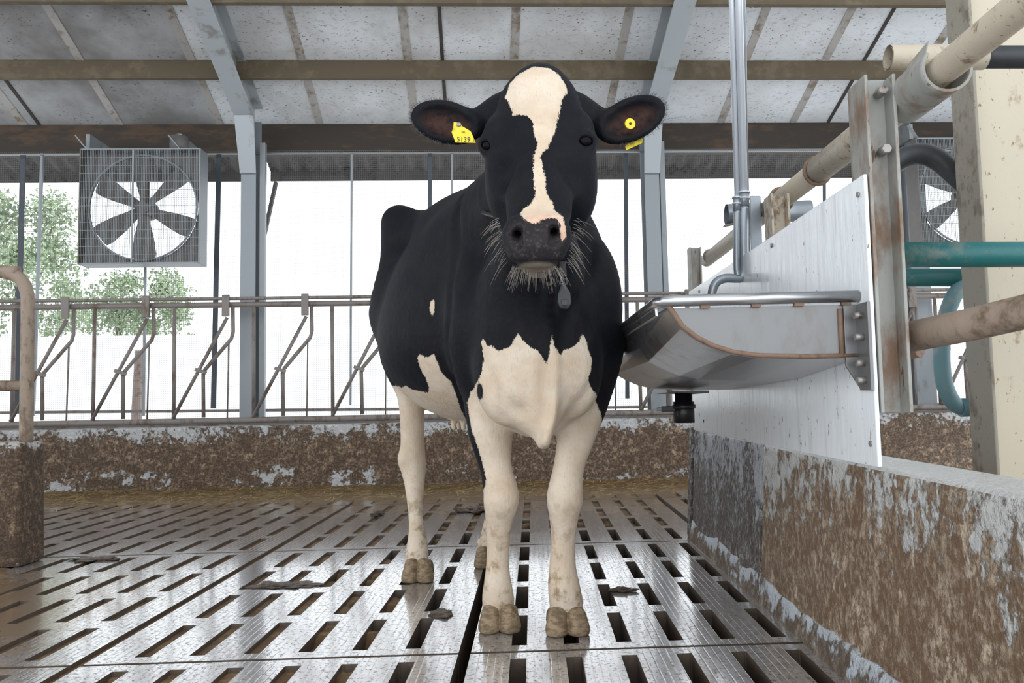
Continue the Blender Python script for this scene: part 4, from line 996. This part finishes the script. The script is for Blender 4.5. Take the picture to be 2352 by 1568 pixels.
# eyes
t = NT('eye'); EYEM = t.fin((.004, .0035, .005), .03, 0, .08)
for ex, ey, Y, sg in EYES:
    obj('eye', MB().sphere(W(ex+sg*1, ey+1, Y-.009), .0215, 24, 16), EYEM, COW)
# hooves
t = NT('hoof_horn'); g = t.coord()
hc = t.mix(t.ramp(t.noise(t.coord((1, 1, 2.5)), 40, 5, .65), .35, .65), (.15, .10, .055), (.33, .24, .145))
hc = t.mix(t.ramp(t.noise(g, 16, 4, .6), .55, .7), hc, (.10, .065, .035))
t.bump(t.noise(t.coord((1, 1, 3)), 60, 5, .7), .6, .006); HOOF = t.fin(hc, .55)
def hoof(px, py, back, sc=1.0, yaw=0, up=.082):
    g0 = G(px, py); h = .0032
    c = g0+np.array([0, .045*sc, 0])
    f = Field(np.arange(c[0]-.09, c[0]+.09, h), np.arange(c[1]-.09, c[1]+.12, h), np.arange(-.006, .14, h))
    Rz = rotm('Z', yaw)
    for sg in (-1, 1):
        q = lambda a, b, z: c+Rz@np.array([a*sc, b*sc, 0])+np.array([0, 0, z])
        f.chain([q(sg*.021, .013, .115), q(sg*.029, -.006, .052), q(sg*.033, -.019, .018)], (.0255*sc, .0305*sc, .035*sc), .004)
        f.chain([q(sg*.026, .045, .10), q(sg*.031, .06, .028)], (.027*sc, .028*sc), .02)
    f.cut_below(.001); cut = (f.ax[2]-up)[None, None, :]+((f.ax[1]-c[1])*.25)[None, :, None]; hh = np.clip(.022-np.abs(f.D-cut), 0, None)/.022; f.D = np.maximum(f.D, cut)+hh*hh*.0055
    V, Q = f.mesh(2)
    mb = MB(); mb.add(V, Q.tolist(), True)
    return obj('hoof', mb, HOOF, COW, fixn=False)
hoof(1147, 1457, 0); hoof(1304, 1464, 0, 1.03, 4); hoof(957, 1340, 0, .98, 0, .092); hoof(1121, 1306, 0, .95, 3, .09)
# whiskers: bristles of the muzzle and chin
rng = random.Random(5)
t = NT('bristle'); BRI = t.fin((.42, .38, .33), .5)
mb = MB()
def bristle(p, d, L, r=.00034, sag=.35):
    p = np.array(p); d = np.array(d, float); d /= np.linalg.norm(d); pts = []
    for i in range(4):
        u = i/3; pts.append(p+d*L*u+np.array([0, 0, -sag*L*u*u]))
    mb.tube(pts, [r, r*.9, r*.7, r*.3], 3, False)
for i in range(90):                                 # chin fringe
    px = 1178+110*rng.random(); bristle(W(px, 606+rng.random()*10, 1.845+.02*rng.random()), ((px-1234)/90+rng.uniform(-.2,.2), -.35+rng.uniform(-.3,.2), -1), rng.uniform(.02, .055))
for i in range(64):
    sg = -1 if rng.random() < .55 else 1; v = rng.random()
    px = 1233+sg*(88-16*v)+rng.uniform(-6, 6); py = 500+105*v
    bristle(W(px, py, 1.86), (sg*(1.0), -.35+rng.uniform(-.4,.3), -.25-.8*v+rng.uniform(-.25,.35)), rng.uniform(.02, .055), .00034, .5)
wh = obj('whiskers', mb, BRI, COW, fixn=False); tag(wh, kind='stuff')

mb = MB(); FUR = NT('ear_fringe').fin((.10, .098, .10), .6)
for (c, R), sg in zip(EAR, (-1, 1)):                 # short fringe along the ear rims
    for i in range(420):
        a = rng.uniform(0, 2*math.pi)
        if sg*math.cos(a) < -.55: continue
        p = c+R@np.array([.098*math.cos(a), rng.uniform(-.012, .012), .058*math.sin(a)]); d = R@np.array([math.cos(a)+rng.uniform(-.4, .4), rng.uniform(-.8, .2), math.sin(a)+rng.uniform(-.4, .4)])
        bristle(p, d, rng.uniform(.006, .014), .0004, .1)
tag(obj('ear_fringe', mb, FUR, COW, fixn=False), kind='stuff')
# ------------------------------------------------------------------ ear tags, collar
def text_mesh(s, size, o, ex, ez, mat, parent, name):
    cu = bpy.data.curves.new(name, 'FONT'); cu.body = s; cu.size = size; cu.extrude = .0002; cu.resolution_u = 3
    to = bpy.data.objects.new(name, cu); COL.objects.link(to)
    dg = bpy.context.evaluated_depsgraph_get(); m2 = bpy.data.meshes.new_from_object(to.evaluated_get(dg)); COL.objects.unlink(to); bpy.data.objects.remove(to)
    ex = np.array(ex, float); ez = np.array(ez, float); nn = np.cross(ex, ez)
    vs = [np.array(o)+ex*v.co.x+ez*v.co.y+nn*v.co.z for v in m2.vertices]; mb = MB(); mb.add(vs, [tuple(p.vertices) for p in m2.polygons])
    return obj(name, mb, mat, parent)
YT = 2.045
tg = [W(x, y, YT) for x, y in ((1042, 280), (1057, 282), (1062, 290), (1081, 301), (1093, 328), (1046, 327), (1037, 303), (1041, 294))]
tagL = obj('ear_tag', MB().prism(tg, (0, .0025, 0)), M['yellow'], COW, .0006); tag(tagL, 'yellow numbered ear tag')
o_ = W(1048.5, 324.5, YT-.0012); ex = W(1094, 327, YT-.0012)-W(1048, 325, YT-.0012); ex /= np.linalg.norm(ex); ez = np.array([.09, 0, 1.0]); ez -= ex*(ez@ex); ez /= np.linalg.norm(ez)
text_mesh('5139', .0185, o_, ex, ez, M['ink'], tagL, 'tag_number')
text_mesh('1', .0105, W(1085.5, 325.8, YT-.0012), ex, ez, M['ink'], tagL, 'tag_number')
text_mesh('NL', .0085, W(1060, 305, YT-.0012), ex, ez, M['ink'], tagL, 'tag_number')
obj('tag_stud', MB().sphere(W(1054, 286, YT-.002), (.007, .004, .006), 12, 8), M['bolt'], tagL)
c = W(1446, 285, 2.075); nrm = np.array([.25, -1, -.1]); nrm /= np.linalg.norm(nrm)
bt_ = obj('ear_tag', MB().tube([c+nrm*.001, c+nrm*.006], [.0150, .0145], 24), M['yellow'], COW, .001); tag(bt_, 'round yellow button of the other ear tag')
obj('tag_stud', MB().tube([c+nrm*.006, c+nrm*.0085], [.004, .003], 12), M['ink'], bt_)
tr_ = obj('ear_tag', MB().prism([W(x, y, 2.125) for x, y in ((1438, 345), (1436, 337), (1440, 318), (1474, 300), (1477, 318), (1475, 328))], (0, .0025, 0)), M['yellow'], COW, .0006); tag(tr_, 'yellow tag showing below the ear edge')
# collar with its weight
cc = W(1236, 520, 2.30); nk = thing('neck_collar', W(1297, 640, 2.10), 'dark neck collar with a grey transponder hanging below the chin', 'collar')
c0 = W(1238, 500, 2.32); nn = np.array((0, -.42, .91)); nn /= np.linalg.norm(nn); e1 = np.array((1.0, 0, 0)); e2 = np.cross(nn, e1)
dv_ = CV-c0; near = (np.abs(dv_@nn) < .012) & (np.hypot(dv_@e1, dv_@e2) < .30) & (CV[:,1] > 2.02)
an_ = np.arctan2(dv_[near]@e2, dv_[near]@e1); rr = np.hypot(dv_[near]@e1, dv_[near]@e2); NB = 48
rad = np.array([rr[np.abs((an_-a+math.pi) % (2*math.pi)-math.pi) < .12].max(initial=0) if (np.abs((an_-a+math.pi) % (2*math.pi)-math.pi) < .12).sum() < 5 else np.median(rr[np.abs((an_-a+math.pi) % (2*math.pi)-math.pi) < .12]) for a in np.linspace(-math.pi, math.pi, NB, endpoint=False)])
rad[rad == 0] = np.median(rad); rad = sum(np.roll(rad, k) for k in (-2, -1, 0, 1, 2))/5*.972
pts = [c0+e1*r*math.cos(a)+e2*r*math.sin(a) for r, a in zip(rad, np.linspace(-math.pi, math.pi, NB, endpoint=False))]
obj('strap', MB().tube(pts, .009, 6, False, True), M['black'], nk)
obj('strap_end', MB().prism([W(x, y, 2.02) for x, y in ((1285, 600), (1299, 600), (1302, 634), (1287, 636))], (0, .006, 0)), M['black'], nk, .001)
obj('buckle', MB().tube([W(1289, 640, 2.02), W(1301, 640, 2.02), W(1302, 652, 2.02), W(1286, 652, 2.02)], .003, 8, False, True), M['strap'], nk)
body = [(1290, 650), (1297, 650), (1310, 672), (1312, 698), (1305, 707), (1288, 706), (1281, 694), (1283, 672)]
t = NT('grey_transponder'); M['grey'] = t.fin((.045, .047, .050), .35, 0, .3)
obj('transponder', MB().prism([W(x, y, 2.005) for x, y in body], (0, .028, 0)), M['grey'], nk, .006)
obj('transponder_cap', MB().prism([W(x, y, 1.998) for x, y in ((1290, 686), (1305, 687), (1303, 702), (1291, 702))], (0, .006, 0)), M['black'], nk, .002)
